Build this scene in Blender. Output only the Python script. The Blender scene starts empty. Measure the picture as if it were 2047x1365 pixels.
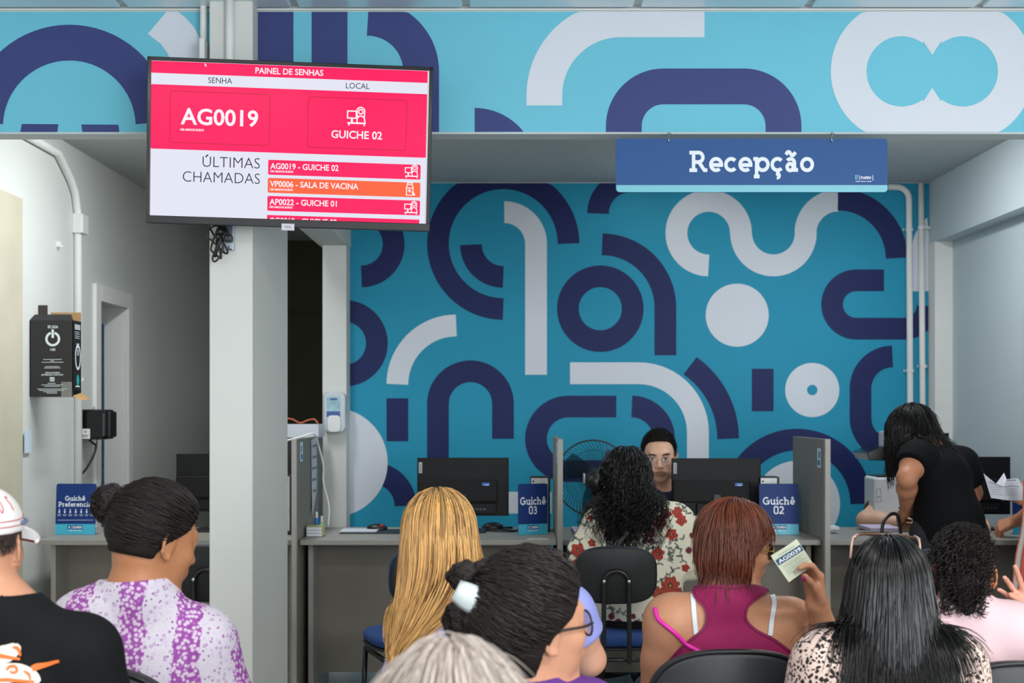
import bpy, math, random
import numpy as np
from math import pi, sin, cos, radians
rnd = random.Random(7); rng = np.random.default_rng(7)
SC = bpy.context.scene; COL = SC.collection
F = 2700.0; CX = 1023.5; HY = 820.0; EYE = 1.38      # focal length and horizon in pixels of the 2047x1365 frame, eye height in m
# ------------------------------------------------------------------ camera
cam = bpy.data.cameras.new('camera'); camo = bpy.data.objects.new('camera', cam); COL.objects.link(camo)
camo.location = (0, 0, EYE); camo.rotation_euler = (pi/2, 0, 0)
cam.sensor_width = 36; cam.lens = F*36/2047; cam.shift_y = (HY-682.5)/2047; cam.clip_start = .05
cam.dof.use_dof = True; cam.dof.focus_distance = 4.5; cam.dof.aperture_fstop = 4.5
SC.camera = camo
# ------------------------------------------------------------------ light
SC.view_settings.view_transform = 'Standard'; SC.view_settings.look = 'None'
SC.view_settings.exposure = 0.0; SC.view_settings.gamma = 1; SC.view_settings.use_curve_mapping = False
wd = bpy.data.worlds.new('daylight'); SC.world = wd; wd.use_nodes = True
wd.node_tree.nodes['Background'].inputs[0].default_value = (.86, .93, 1, 1)
wd.node_tree.nodes['Background'].inputs[1].default_value = 2.0
def area(name, loc, rot, sx, sy, power, col):
    l = bpy.data.lights.new(name, 'AREA'); l.shape = 'RECTANGLE'; l.size = sx; l.size_y = sy; l.energy = power; l.color = col
    o = bpy.data.objects.new(name, l); o.location = loc; o.rotation_euler = rot; COL.objects.link(o); return o
area('hall_ceiling_light', (-1.5, 1.3, 2.80), (0, 0, 0), 1.6, .4, 42, (1, .97, .93))
area('hall_ceiling_light', (1.9, 1.6, 2.80), (0, 0, 0), 1.6, .4, 62, (1, .97, .93))
area('hall_ceiling_light', (.3, -.2, 2.80), (0, 0, 0), 1.2, .3, 30, (1, .97, .93))
area('entrance_daylight', (3.4, -3.6, 1.7), (radians(89), 0, radians(28)), 3.2, 2.4, 290, (.93, .97, 1))
area('reception_fill_light', (-1.25, 6.0, 2.72), (0, radians(18), 0), .2, 1.2, 30, (.97, .99, 1))  # added fill, no fixture in view; brightens the left wall
area('reception_fill_light', (1.7, 6.3, 2.72), (0, radians(-12), 0), .2, 1.2, 20, (.95, .98, 1))  # second added fill, for the right wall

def W(px, py, Y): return np.array([(px-CX)/F*Y, Y, EYE+(HY-py)/F*Y])
# ------------------------------------------------------------------ materials
def lin(c):
    c = np.asarray(c, float)/255.; return np.where(c <= .04045, c/12.92, ((c+.055)/1.055)**2.4)
MC = {}
def M(name, rgb=None, rough=.5, metal=0., var=.05, vs=12., bump=0., bs=150., attr=False, spec=.5, emit=0., trans=0., alpha=1., sss=0., island=0., coat=0., screen=False):
    if name in MC: return MC[name]
    m = bpy.data.materials.new(name); MC[name] = m; m.use_nodes = True; n = m.node_tree.nodes; L = m.node_tree.links
    b = n['Principled BSDF']; b.inputs['Roughness'].default_value = rough; b.inputs['Metallic'].default_value = metal
    b.inputs['Specular IOR Level'].default_value = spec
    tc = n.new('ShaderNodeTexCoord')
    if attr:
        src = n.new('ShaderNodeAttribute'); src.attribute_name = 'Col'; so = src.outputs['Color']
    else:
        src = n.new('ShaderNodeRGB'); r = lin(rgb); src.outputs[0].default_value = (r[0], r[1], r[2], 1); so = src.outputs[0]
    nz = n.new('ShaderNodeTexNoise'); nz.inputs['Scale'].default_value = vs; nz.inputs['Detail'].default_value = 4; L.new(tc.outputs['Object'], nz.inputs['Vector'])
    mr = n.new('ShaderNodeMapRange'); mr.inputs['To Min'].default_value = 1-var*1.6; mr.inputs['To Max'].default_value = 1+var*1.6; L.new(nz.outputs['Fac'], mr.inputs['Value'])
    vo = mr.outputs[0]
    if island:
        g = n.new('ShaderNodeNewGeometry'); m2 = n.new('ShaderNodeMapRange'); m2.inputs['To Min'].default_value = 1-island; m2.inputs['To Max'].default_value = 1+island
        L.new(g.outputs['Random Per Island'], m2.inputs['Value']); mm = n.new('ShaderNodeMath'); mm.operation = 'MULTIPLY'; L.new(m2.outputs[0], mm.inputs[0]); L.new(vo, mm.inputs[1]); vo = mm.outputs[0]
    hs = n.new('ShaderNodeHueSaturation'); L.new(so, hs.inputs['Color']); L.new(vo, hs.inputs['Value']); L.new(hs.outputs[0], b.inputs['Base Color'])
    if bump:
        nb = n.new('ShaderNodeTexNoise'); nb.inputs['Scale'].default_value = bs; nb.inputs['Detail'].default_value = 3; L.new(tc.outputs['Object'], nb.inputs['Vector'])
        bp = n.new('ShaderNodeBump'); bp.inputs['Strength'].default_value = bump; bp.inputs['Distance'].default_value = .004; L.new(nb.outputs['Fac'], bp.inputs['Height']); L.new(bp.outputs[0], b.inputs['Normal'])
    if emit: L.new(hs.outputs[0], b.inputs['Emission Color']); b.inputs['Emission Strength'].default_value = emit
    if screen: L.remove(b.inputs['Base Color'].links[0]); b.inputs['Base Color'].default_value = (.01, .01, .012, 1)
    if trans: b.inputs['Transmission Weight'].default_value = trans
    if alpha < 1: b.inputs['Alpha'].default_value = alpha
    if sss: b.inputs['Subsurface Weight'].default_value = sss; b.inputs['Subsurface Radius'].default_value = (.012, .005, .003)
    if coat: b.inputs['Coat Weight'].default_value = coat; b.inputs['Coat Roughness'].default_value = .12
    return m
# ------------------------------------------------------------------ objects
def tag(o, label=None, cat=None, group=None, kind=None):
    if label: o['label'] = label
    if cat: o['category'] = cat
    if group: o['group'] = group
    if kind: o['kind'] = kind
    return o
def thing(name, label, cat, loc=(0, 0, 0), rz=0, group=None):
    o = bpy.data.objects.new(name, None); COL.objects.link(o); o.location = tuple(float(v) for v in loc); o.rotation_euler = (0, 0, rz); o.empty_display_size = .1
    return tag(o, label, cat, group)
def worldloc(p):
    l = np.zeros(3)
    while p is not None: l = l+np.array(p.location); p = p.parent
    return l
def mesh_np(name, V, faces, mat, parent=None, smooth=False, col=None, local=False, fmat=None):
    """faces: ndarray (n,3|4) or list of index tuples"""
    V = np.asarray(V, np.float64)
    me = bpy.data.meshes.new(name)
    off = np.zeros(3)
    if parent is not None:
        if not local: off = worldloc(parent)
    elif not local and len(V): off = np.array([(V[:, 0].min()+V[:, 0].max())/2, (V[:, 1].min()+V[:, 1].max())/2, V[:, 2].min()])
    V = V-off
    if isinstance(faces, np.ndarray):
        nf, k = faces.shape
        me.vertices.add(len(V)); me.vertices.foreach_set('co', V.astype(np.float32).ravel())
        me.loops.add(nf*k); me.loops.foreach_set('vertex_index', faces.astype(np.int32).ravel())
        me.polygons.add(nf); me.polygons.foreach_set('loop_start', np.arange(0, nf*k, k, dtype=np.int32)); me.update(calc_edges=True)
    else: me.from_pydata(V.tolist(), [], faces); me.update()
    if smooth: me.polygons.foreach_set('use_smooth', np.ones(len(me.polygons), bool))
    for m in (mat if isinstance(mat, (list, tuple)) else [mat]): me.materials.append(m)
    if fmat is not None: me.polygons.foreach_set('material_index', np.asarray(fmat, np.int32))
    if col is not None:
        a = me.color_attributes.new('Col', 'FLOAT_COLOR', 'POINT'); c = np.ones((len(V), 4), np.float32); c[:, :3] = col; a.data.foreach_set('color', c.ravel())
    o = bpy.data.objects.new(name, me); COL.objects.link(o)
    if parent is not None: o.parent = parent
    elif not local: o.location = tuple(off)
    return o
def frame(d):
    d = np.asarray(d, float); d = d/(np.linalg.norm(d)+1e-12); a = np.array([0, 0, 1.]) if abs(d[2]) < .9 else np.array([1., 0, 0])
    u = np.cross(a, d); u /= np.linalg.norm(u); return u, np.cross(d, u), d
def rotz(a): return np.array([[cos(a), -sin(a), 0], [sin(a), cos(a), 0], [0, 0, 1.]])
def rotx(a): return np.array([[1., 0, 0], [0, cos(a), -sin(a)], [0, sin(a), cos(a)]])
def roty(a): return np.array([[cos(a), 0, sin(a)], [0, 1., 0], [-sin(a), 0, cos(a)]])
class G:
    def __init__(s): s.V = []; s.F = []
    def add(s, V, Fs):
        b = len(s.V); s.V += [tuple(float(q) for q in v) for v in V]; s.F += [tuple(i+b for i in f) for f in Fs]; return s
    def box(s, lo, hi, R=None, c=None):
        P = np.array([[x, y, z] for z in (lo[2], hi[2]) for y in (lo[1], hi[1]) for x in (lo[0], hi[0])], float)
        if R is not None: c = P.mean(0) if c is None else np.asarray(c); P = (P-c)@R.T+c
        return s.add(P, [(0, 2, 3, 1), (4, 5, 7, 6), (0, 1, 5, 4), (2, 6, 7, 3), (0, 4, 6, 2), (1, 3, 7, 5)])
    def cyl(s, a, b, r0, r1=None, n=16, cap=True):
        return s.tube([a, b], [r0, r0 if r1 is None else r1], n, cap)
    def tube(s, pts, r, n=8, cap=True, closed=False):
        pts = np.array(pts, float); m = len(pts); r = np.broadcast_to(np.asarray(r, float), (m,)) if np.ndim(r) < 2 else r
        T = np.gradient(pts, axis=0) if m > 2 else np.repeat((pts[1]-pts[0])[None], 2, 0)
        if closed: T = np.roll(pts, -1, 0)-np.roll(pts, 1, 0)
        u, v, _ = frame(T[0]); V = []
        for i in range(m):
            t = T[i]/(np.linalg.norm(T[i])+1e-12); u = u-t*(u@t); u /= np.linalg.norm(u)+1e-12; v = np.cross(t, u)
            V += [pts[i]+r[i]*(cos(2*pi*k/n)*u+sin(2*pi*k/n)*v) for k in range(n)]
        Fs = [(i*n+k, i*n+(k+1) % n, ((i+1) % m)*n+(k+1) % n, ((i+1) % m)*n+k) for i in range(m if closed else m-1) for k in range(n)]
        if cap and not closed: Fs += [tuple(range(n-1, -1, -1)), tuple((m-1)*n+k for k in range(n))]
        return s.add(V, Fs)
    def sph(s, c, r, n=12, m=8, R=None):
        r = np.broadcast_to(np.asarray(r, float), (3,)); V = []
        for i in range(m+1):
            t = pi*i/m
            for k in range(n): V.append((sin(t)*cos(2*pi*k/n), sin(t)*sin(2*pi*k/n), cos(t)))
        V = np.array(V)*r
        if R is not None: V = V@R.T
        return s.add(V+np.asarray(c), [(i*n+k, (i+1)*n+k, (i+1)*n+(k+1) % n, i*n+(k+1) % n) for i in range(m) for k in range(n)])
    def slab(s, pts2, plane, d0, d1):
        """prism: outline in plane coords extruded between normal offsets d0,d1"""
        n = len(pts2); A = plane(pts2, d0); B = plane(pts2, d1)
        return s.add(np.vstack([A, B]), [tuple(range(n-1, -1, -1)), tuple(range(n, 2*n))]+[(i, (i+1) % n, n+(i+1) % n, n+i) for i in range(n)])
    def obj(s, name, mat, parent=None, smooth=False, bevel=0, seg=2, local=False, **kw):
        o = mesh_np(name, np.array(s.V), s.F, mat, parent, smooth, local=local, **kw)
        if bevel:
            md = o.modifiers.new('bevel', 'BEVEL'); md.width = bevel; md.segments = seg; md.limit_method = 'ANGLE'; md.angle_limit = .7
        return o
def bez(p, n=10):
    """Catmull-Rom through points"""
    p = [np.asarray(q, float) for q in p]; p = [2*p[0]-p[1]]+p+[2*p[-1]-p[-2]]; o = []
    for i in range(1, len(p)-2):
        for t in np.linspace(0, 1, n, endpoint=False):
            a, b, c, d = p[i-1:i+3]; o.append(.5*((2*b)+(c-a)*t+(2*a-5*b+4*c-d)*t*t+(3*b-a-3*c+d)*t**3))
    o.append(p[-2]); return np.array(o)
# ------------------------------------------------------------------ flat print: shapes live in 2D plane coordinates
def mkplane(O, U, V):
    O, U, V = [np.asarray(q, float) for q in (O, U, V)]; N = np.cross(U, V); N /= np.linalg.norm(N)
    return lambda p, off=0.: O+np.asarray(p, float)[:, :1]*U+np.asarray(p, float)[:, 1:2]*V+N*off
def pxplane(D):  # plane square to the view at depth D, its 2D coordinates read off the photograph
    return lambda p, off=0.: np.array([[(q[0]-CX)/F*D, D-off, EYE+(HY-q[1])/F*D] for q in np.asarray(p, float)])
def arc(cx, cy, r, a0, a1, n=None, sy=-1):
    n = n or max(4, int(abs(a1-a0)/5)); return [(cx+r*cos(radians(a)), cy+sy*r*sin(radians(a))) for a in np.linspace(a0, a1, n+1)]
def ribbon(path, w):
    p = [np.array(path[0], float)]
    for q in path[1:]:
        if np.hypot(*(np.array(q)-p[-1])) > .05*w: p.append(np.array(q, float))
    p = np.array(p); d = np.diff(p, axis=0); d /= np.linalg.norm(d, axis=1)[:, None]; closed = np.hypot(*(p[0]-p[-1])) < .06*w
    runs = [[0]]
    for i in range(1, len(d)):
        if d[i-1]@d[i] < .55: runs[-1].append(i); runs.append([i])
    runs[-1].append(len(d)); V = []; Fs = []
    for ri, (a, b) in enumerate(runs):
        q = p[a:b+1].copy(); e = d[a:b]; nr = np.stack([-e[:, 1], e[:, 0]], 1)
        if ri > 0: q[0] = q[0]-e[0]*w*.5
        if ri < len(runs)-1: q[-1] = q[-1]+e[-1]*w*.5
        k = len(V)
        for i in range(len(q)):
            if closed and len(runs) == 1 and i in (0, len(q)-1): m = nr[0]+nr[-1]; m = m/(m@nr[0])
            elif i == 0: m = nr[0]
            elif i == len(q)-1: m = nr[-1]
            else: m = nr[i-1]+nr[i]; m = m/(m@nr[i])
            V += [q[i]+m*w/2, q[i]-m*w/2]
        Fs += [(k+2*i, k+2*i+1, k+2*i+3, k+2*i+2) for i in range(len(q)-1)]
    return V, Fs
def disc(cx, cy, r, n=48): return arc(cx, cy, r, 0, 360-360/n, n-1), [tuple(range(n))]
def poly(pts): return list(pts), [tuple(range(len(pts)))]
def rect(x0, y0, x1, y1): return poly([(x0, y0), (x1, y0), (x1, y1), (x0, y1)])
def rrect(x0, y0, x1, y1, r):
    return poly(arc(x1-r, y1-r, r, 0, -90, 5)+arc(x0+r, y1-r, r, -90, -180, 5)+arc(x0+r, y0+r, r, 180, 90, 5)+arc(x1-r, y0+r, r, 90, 0, 5))
def put(name, shapes, plane, mat, parent=None, off=.001, clip=None, **kw):
    g = G()
    for si, (V, Fs) in enumerate(shapes):
        V = np.array(V, float)
        if clip: V = np.stack([np.clip(V[:, 0], clip[0], clip[2]), np.clip(V[:, 1], clip[1], clip[3])], 1)
        cid = np.zeros(len(V)); mx = -1; cn = 0
        for f in Fs:
            if min(f) > mx and mx >= 0 and len(Fs) < 200 and len(f) == 4: cn += 1; cid[min(f):] = cn
            mx = max(mx, max(f))
        P = plane(V, off+.00004*(si % 12)) if cn == 0 else np.vstack([plane(V[cid == c_], off+.00004*(si % 12)+.00003*(c_+1)) for c_ in range(cn+1)]); Fs2 = []
        for f in Fs:
            if len(f) == 4 and clip:
                A = V[list(f)]; ar = abs(sum(A[i, 0]*A[(i+1) % 4, 1]-A[(i+1) % 4, 0]*A[i, 1] for i in range(4)))
                if ar < 1e-3: continue
            Fs2.append(f)
        g.add(P, Fs2)
    return g.obj(name, mat, parent, **kw)
TX = {}
def textshape(s, bold=0., res=3):
    if (s, bold) in TX: return TX[(s, bold)]
    c = bpy.data.curves.new('t', 'FONT'); c.body = s; c.offset = bold; c.resolution_u = res; c.size = 1
    o = bpy.data.objects.new('t', c); COL.objects.link(o); dg = bpy.context.evaluated_depsgraph_get(); me = bpy.data.meshes.new_from_object(o.evaluated_get(dg))
    V = np.array([v.co[:2] for v in me.vertices]) if len(me.vertices) else np.zeros((0, 2)); Fs = [tuple(p.vertices) for p in me.polygons]
    bpy.data.objects.remove(o); bpy.data.curves.remove(c); bpy.data.meshes.remove(me); TX[(s, bold)] = (V, Fs); return V, Fs
def text(s, x0, x1, yb, h, bold=0., capref='H', ydown=True):
    """text fitted between x0 and x1, baseline yb, cap height h (plane units)"""
    V, Fs = textshape(s, bold); Hh = textshape(capref, bold)[0][:, 1]; hh = Hh.max()-max(0, Hh.min())
    x = (V[:, 0]-V[:, 0].min())/(V[:, 0].max()-V[:, 0].min())*(x1-x0)+x0; y = V[:, 1]/hh*h
    return np.stack([x, yb-y if ydown else yb+y], 1), Fs
# slab-serif lettering, x-height 1; each glyph = (advance, [stroke paths or discs])
def _A(cx, cy, r, a0, a1): return arc(cx, cy, r, a0, a1, sy=1)
SW = .25
def glyph(ch):
    L = lambda *p: list(p); h = SW/2; H = 1.42
    if ch == 'o': return 1.08, [_A(.54, .5, .38, 0, 360)]
    if ch == 'c': return .98, [_A(.52, .5, .38, 42, 318)]
    if ch == 'ç': return .98, glyph('c')[1]+[L((.55, .05), (.55, -.12))+_A(.52, -.24, .12, 80, -110)]
    if ch == 'e': return 1.08, [L((.16, .47), (.92, .47))+_A(.54, .5, .38, 0, 312)]
    if ch == 'ê': return 1.08, glyph('e')[1]+[L((.3, 1.14), (.54, 1.36), (.78, 1.14))]
    if ch == 'p': return 1.2, [L((0, 1-h), (.24, 1-h)), L((.24, 1), (.24, -.42)), L((.04, -.42+h), (.46, -.42+h)), _A(.68, .5, .38, 0, 360)]
    if ch == 'a': return 1.08, [_A(.46, .60, .28, 145, 0)+L((.74, .6), (.74, .14), (1.0, .14)), _A(.43, .33, .22, 0, 360)]
    if ch == 'ã': return 1.08, glyph('a')[1]+[L((.12, 1.16))+_A(.31, 1.22, .12, 140, 50)+_A(.6, 1.24, .12, 230, 330)+L((.82, 1.32))]
    if ch == 'R': return 1.36, [L((0, H-h), (.66, H-h))+_A(.66, .98, H-h-.98, 88, -90)+L((.3, .66)), L((.3, 1.42), (.3, 0)), L((0, h), (.56, h)), L((.66, .7), (1.08, h), (1.3, h))]
    if ch == 'P': return 1.28, [L((0, H-h), (.72, H-h))+_A(.72, .96, H-h-.96, 88, -90)+L((.3, .62)), L((.3, 1.42), (.3, 0)), L((0, h), (.6, h))]
    if ch == 'G': return 1.52, [_A(.72, .71, .59, 48, 330)+L((1.24, .72)), L((.8, .68), (1.42, .68)), L((1.25, .68), (1.25, .1))]
    if ch == 'u': return 1.16, [L((0, 1-h), (.22, 1-h)), L((.22, 1), (.22, .44))+_A(.54, .44, .32, 180, 350)+L((.88, 1)), L((.66, 1-h), (.88, 1-h)), L((.88, .6), (.88, h), (1.1, h))]
    if ch == 'i': return .58, [L((.04, 1-h), (.3, 1-h)), L((.3, 1), (.3, 0)), L((.02, h), (.56, h)), L((.3, 1.18), (.3, 1.44))]
    if ch == 'l': return .58, [L((.04, 1.42-h), (.3, 1.42-h)), L((.3, 1.42), (.3, h), (.56, h))]
    if ch in 'hn': t = H if ch == 'h' else 1.; return 1.24, [L((0, t-h), (.24, t-h)), L((.24, t), (.24, 0)), L((.02, h), (.46, h)), L((.24, .5))+_A(.57, .56, .32, 178, 0)+L((.89, 0)), L((.7, h), (1.12, h))]
    if ch == 'r': return .84, [L((0, 1-h), (.24, 1-h)), L((.24, 1), (.24, 0)), L((.02, h), (.5, h)), L((.24, .4))+_A(.6, .52, .36, 178, 80)]
    if ch == 'f': return .72, [_A(.58, 1.08, .3, 75, 180)+L((.28, 0)), L((.02, .94-h), (.62, .94-h)), L((.02, h), (.54, h))]
    if ch == '0': return 1.08, [_A(.54, .98, .38, 0, 180)+_A(.54, .44, .38, 180, 360)+L((.92, .98))]
    if ch == '1': return .8, [L((.1, 1.2), (.44, 1.34), (.44, 0)), L((.1, h), (.78, h))]
    if ch == '2': return 1.04, [_A(.5, .98, .34, 160, -35)+L((.16, h), (.96, h))]
    if ch == '3': return 1.02, [_A(.46, 1.02, .29, 150, -80)+L((.34, .74)), _A(.46, .4, .34, 80, -150)]
    return .5, []
def slabtext(s, x0, x1, yb, xh, track=.03):
    x = 0; out = []
    for ch in s:
        adv, ps = glyph(ch)
        for p in ps: V, Fs = ribbon(p, SW); out.append((np.array(V)+[x, 0], Fs))
        x += adv+track
    sx = (x1-x0)/(x-track)
    return [(np.stack([x0+V[:, 0]*sx, yb-V[:, 1]*xh], 1), Fs) for V, Fs in out]
# ================================================================== the room
XL, XR, YB, YBEAM = -2.28, 2.51, 8.13, 4.88
HC = 2.75; HW = 2.84
m_wall = M('painted plaster', (213, 216, 212), .7, var=.03, vs=1.5, bump=.15, bs=60)
m_wallc = M('cool painted plaster', (196, 208, 212), .65, var=.03, vs=1.5, bump=.12, bs=60)
m_ceil = M('white ceiling paint', (205, 209, 208), .8, var=.02)
m_floor = M('pale grey terrazzo floor', (186, 184, 178), .35, var=.1, vs=60)
m_beige = M('stained beige paint', (196, 190, 170), .7, var=.12, vs=3)
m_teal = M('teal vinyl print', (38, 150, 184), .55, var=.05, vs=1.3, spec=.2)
m_tealb = M('lit copy of turquoise vinyl print', (112, 196, 218), .55, var=.05, vs=1.1, spec=.2)  # same teal ink, painted paler for the stronger light on the beam
m_navyb = M('lit copy of indigo vinyl print', (62, 72, 126), .5, var=.06, vs=1.6, spec=.2)  # same indigo ink, its colour lightened because the beam is better lit
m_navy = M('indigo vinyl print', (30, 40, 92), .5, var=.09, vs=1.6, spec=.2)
m_pale = M('pale grey vinyl print', (214, 220, 230), .5, var=.02, vs=2)
m_white = M('white gloss plastic', (228, 230, 230), .4, var=.02)
m_trim = M('white trim paint', (232, 233, 230), .5, var=.02)
m_blk = M('black plastic', (22, 23, 26), .42, var=.06, vs=30)
m_blkg = M('glossy black plastic', (12, 12, 14), .16, var=.04)
m_steel = M('bright steel', (190, 192, 195), .25, 1.)
m_dark = M('olive corridor darkness', (52, 48, 18), .6, var=.18, vs=5)  # the corridor's darkness as a surface colour
def struct(g, name, mat, **kw): return tag(g.obj(name, mat, **kw), kind='structure')
struct(G().box((-4.5, -4, -.1), (4.5, 11.5, 0)), 'floor', m_floor)
struct(G().box((-4.5, -4, HW), (4.5, YBEAM+.1, HW+.1)), 'ceiling', m_ceil)
ce = bpy.data.objects['ceiling']
m_tile = M('pale blue metal ceiling panel', (222, 234, 242), .32, var=.04, vs=3, metal=.15)
for i in range(-4, 5):          # ceiling panels, the row over the beam and two rows before it
    for j in range(3):
        x0 = -.165+i*.613; y1 = YBEAM-.012-j*1.0
        G().box((x0+.014, y1-.97, HW-.014), (x0+.599, y1-.02, HW+.001)).obj('ceiling_panel', m_tile, ce, bevel=.004)
struct(G().box((XL-1.6, YBEAM+.1, HC), (XR+.5, 11.5, HC+.1)), 'ceiling', M('reception ceiling paint', (190, 196, 196), .8, var=.03))
# back wall and its mural
struct(G().box((-1.14, YB, 0), (XR+.2, YB+.15, HC+.05)), 'wall_back', m_wall)
# left wall with a doorway (Y 7.37 .. 8.03, head at 2.05)
wl = G().box((XL-.15, 4.9, 0), (XL, 7.41, HC+.1)).box((XL-.15, 7.41, 2.01), (XL, 7.98, HC+.1)).box((XL-.15, 7.98, 0), (XL, 11.2, HC+.1))
struct(wl, 'wall_left', m_wall)
struct(G().box((XL-.8, 7.3, 0), (XL-.75, 8.6, 2.4)).box((XL-.8, 7.25, 0), (XL-.15, 7.3, 2.4)).box((XL-.8, 8.6, 0), (XL-.15, 8.65, 2.4)).box((XL-.8, 7.25, 2.3), (XL-.15, 8.65, 2.4)), 'wall_side_room', m_wall)
struct(G().box((XL, 4.98, 0), (XL+.012, 6.26, 2.36)), 'trim_1', m_beige)
struct(G().box((-1.14, YB+.15, 0), (-1.0, 11.2, HC+.05)), 'wall_corridor', m_wall)
struct(G().box((XL, 10.9, 0), (-1.14, 11., HC+.05)), 'wall_end', M('shaded olive plaster', (70, 66, 40), .7, var=.2, vs=2))  # shade of the unlit corridor is put into the plaster colour
dd = G().box((-2.0, 10.84, 0), (-1.2, 10.9, 2.15)); dd = struct(dd, 'corridor_shade_panel', m_dark)  # added dark panel; its colour stands for the darkness of the corridor
G().cyl((-1.28, 10.79, 1.0), (-1.28, 10.84, 1.0), .012).sph((-1.28, 10.78, 1.0), .025).obj('shade_panel_knob', m_steel, dd, True)  # knob on the added dark panel
# waiting-hall side walls (outside the picture) and the beam wall
struct(G().box((-4.5, -4, 0), (-4.4, 4.98, HW)), 'wall_hall_left', m_wall)
struct(G().box((4.4, -4, 0), (4.5, 4.98, HW)), 'wall_hall_right', m_wall)
struct(G().box((-4.5, 4.88, 0), (XL-.15, 4.98, HW)).box((XR+.2, 4.88, 0), (4.5, 4.98, HW)), 'wall_front', m_wall)
zb, zt = EYE+(HY-265)/F*YBEAM, EYE+(HY-22)/F*YBEAM
struct(G().box((XL-.15, YBEAM, zb-.005), (XR+.2, YBEAM+.1, HW)), 'wall_beam', m_wallc)
struct(G().box((XL-.2, YBEAM-.012, zt), (XR+.3, YBEAM, HW-.012)), 'trim_2', m_trim)
# right wall: lower part set back under a plaster ledge, pilaster in the corner
struct(G().box((XR+.1, 4.98, 0), (XR+.25, YB+.1, 2.38)).box((XR, 4.98, 2.38), (XR+.25, YB+.1, HC+.05)), 'wall_right', m_wallc)
struct(G().box((XR-.005, YB-.13, 0), (XR+.1, YB, 2.38)), 'trim_3', m_trim)
# door pillar at the left end of the mural, with the beam that lands on it
struct(G().box((-1.115, 7.95, 0), (-.975, YB+.15, EYE+(HY-490)/F*7.95)), 'trim_4', m_wall)
struct(G().box((-1.14, 7.0, EYE+(HY-489)/F*7.95), (-.97, YB, HC)), 'trim_5', m_wall)
# column with the screen; its shallow right flank
Xa, Xb = (418-CX)/F*4.78, (505-CX)/F*4.78
struct(G().box((Xa, 4.78, 0), (Xb, 5.53, HW)), 'trim_6', m_wall, bevel=.006)
# door casing on the left wall
fr = G().box((XL, 7.34, 0), (XL+.022, 7.43, 2.07)).box((XL, 7.96, 0), (XL+.022, 8.05, 2.07)).box((XL, 7.43, 1.98), (XL+.022, 7.96, 2.07))
fr.box((XL-.15, 7.41, 0), (XL, 7.43, 2.0)).box((XL-.15, 7.96, 0), (XL, 7.98, 2.0)).box((XL-.15, 7.43, 1.985), (XL, 7.96, 2.01))
dr = struct(fr, 'door_1', m_trim, bevel=.003)
# patterned curtain in the doorway
m_cur = M('blue patterned curtain', (40, 66, 96), .8, var=.55, vs=38)
cv = []; n = 40
for k in range(n+1):
    t = k/n; cv.append((XL-.10+.018*sin(t*22), 7.62+.22*t))
g = G(); nz = 12
for j in range(nz+1): g.V += [(x, y, 0.03+j/nz*1.93-(.10*max(0, t_)**2 if j == nz else 0)) for (x, y), t_ in zip(cv, np.linspace(0, 1, n+1))]
g.F = [(j*(n+1)+k, j*(n+1)+k+1, (j+1)*(n+1)+k+1, (j+1)*(n+1)+k) for j in range(nz) for k in range(n)]
tag(g.obj('curtain', m_cur, smooth=True), 'narrow dark blue patterned curtain hanging in the left doorway', 'curtain')
# ------------------------------------------------------------------ murals
mb = pxplane(YB); w = 43.5; clip = (697.5, 366, 1857, 1290)
struct(G().box((-.975, YB-.006, EYE+(HY-366)/F*YB), (XR, YB, EYE+(HY-361)/F*YB)), 'trim_7', m_trim)
mur = thing('wall_mural', 'turquoise mural with indigo and grey rounded shapes on the back reception wall', 'mural', (0.43, YB-.002, 0))
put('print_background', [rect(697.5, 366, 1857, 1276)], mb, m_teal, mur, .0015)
def mshape(mat, *paths, nm='printed_shape', pl=mb, cl=clip, par=mur, off=.0025, ww=None):
    put(nm, [ribbon(p, ww or w) for p in paths], pl, mat, par, off, clip=cl)
A = arc
NV = [A(1006, 487, 130.5, -90, -360, 60), A(1006, 489, 64.5, 180, 270), A(722.6, 488, 64.5, -90, 90), A(689, 686, 64.5, -180, 180),
      [(794.5, 796), (794.5, 882)], [(875.5, 1000), (875.5, 807)]+A(940.5, 807, 65, 180, 0)+[(1005.5, 877)], A(745, 1011, 65.5, 90, 0),
      A(1260, 427, 64.5, 180, 80), A(1203.6, 615, 126.5, 90, 0)+[(1330, 710)], A(1200, 617, 64.8, 0, 360, 60),
      [(1232, 812.5), (1136, 812.5)]+A(1136, 877, 64.5, 90, 270)+[(1232, 941.5)], A(1263, 877, 64.5, 90, 0), A(1277, 877, 178.5, 55, 0),
      A(1675, 516, 117, 90, 0), [(1767, 560.3), (1711.5, 560.3)]+A(1711.5, 608.6, 48.3, 90, 270)+[(1808, 657)]+A(1808, 611, 46, -90, 0),
      A(1784, 776.5, 64, 90, 180)+[(1720, 835)]+A(1784, 835, 64, 180, 270), [(1524.5, 737), (1524.5, 822)], A(1593, 1007, 128.5, 180, 0)]
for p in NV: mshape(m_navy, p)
PL = [[(1008, 424.3)]+A(1008, 487.5, 63.5, 90, 0)+[(1071.5, 749)], A(912, 768, 117.5, 90, 180), [(1139.5, 746)]+A(1277, 864, 118, 90, 0)+[(1395, 990)],
      A(1416.5, 466, 64.5, 270, 0, 40)+A(1546, 466, 64.5, 180, 360)+A(1675, 466, 65, 180, 90), [(1845, 582)]+A(1910, 501, 65.5, 180, 130), [(1102, 1004.5), (860, 1004.5)]]
for p in PL: mshape(m_pale, p)
for c in ((666, 924, 109), (1473.5, 630, 63), (1593, 1007, 86)): put('printed_disc', [disc(*c, 60)], mb, m_pale, mur, .0035, clip=clip)
put('printed_ring', [ribbon(A(1623.5, 779.5, 32.3, 0, 360, 48), 43.5)], mb, m_pale, mur, .0025)
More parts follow.
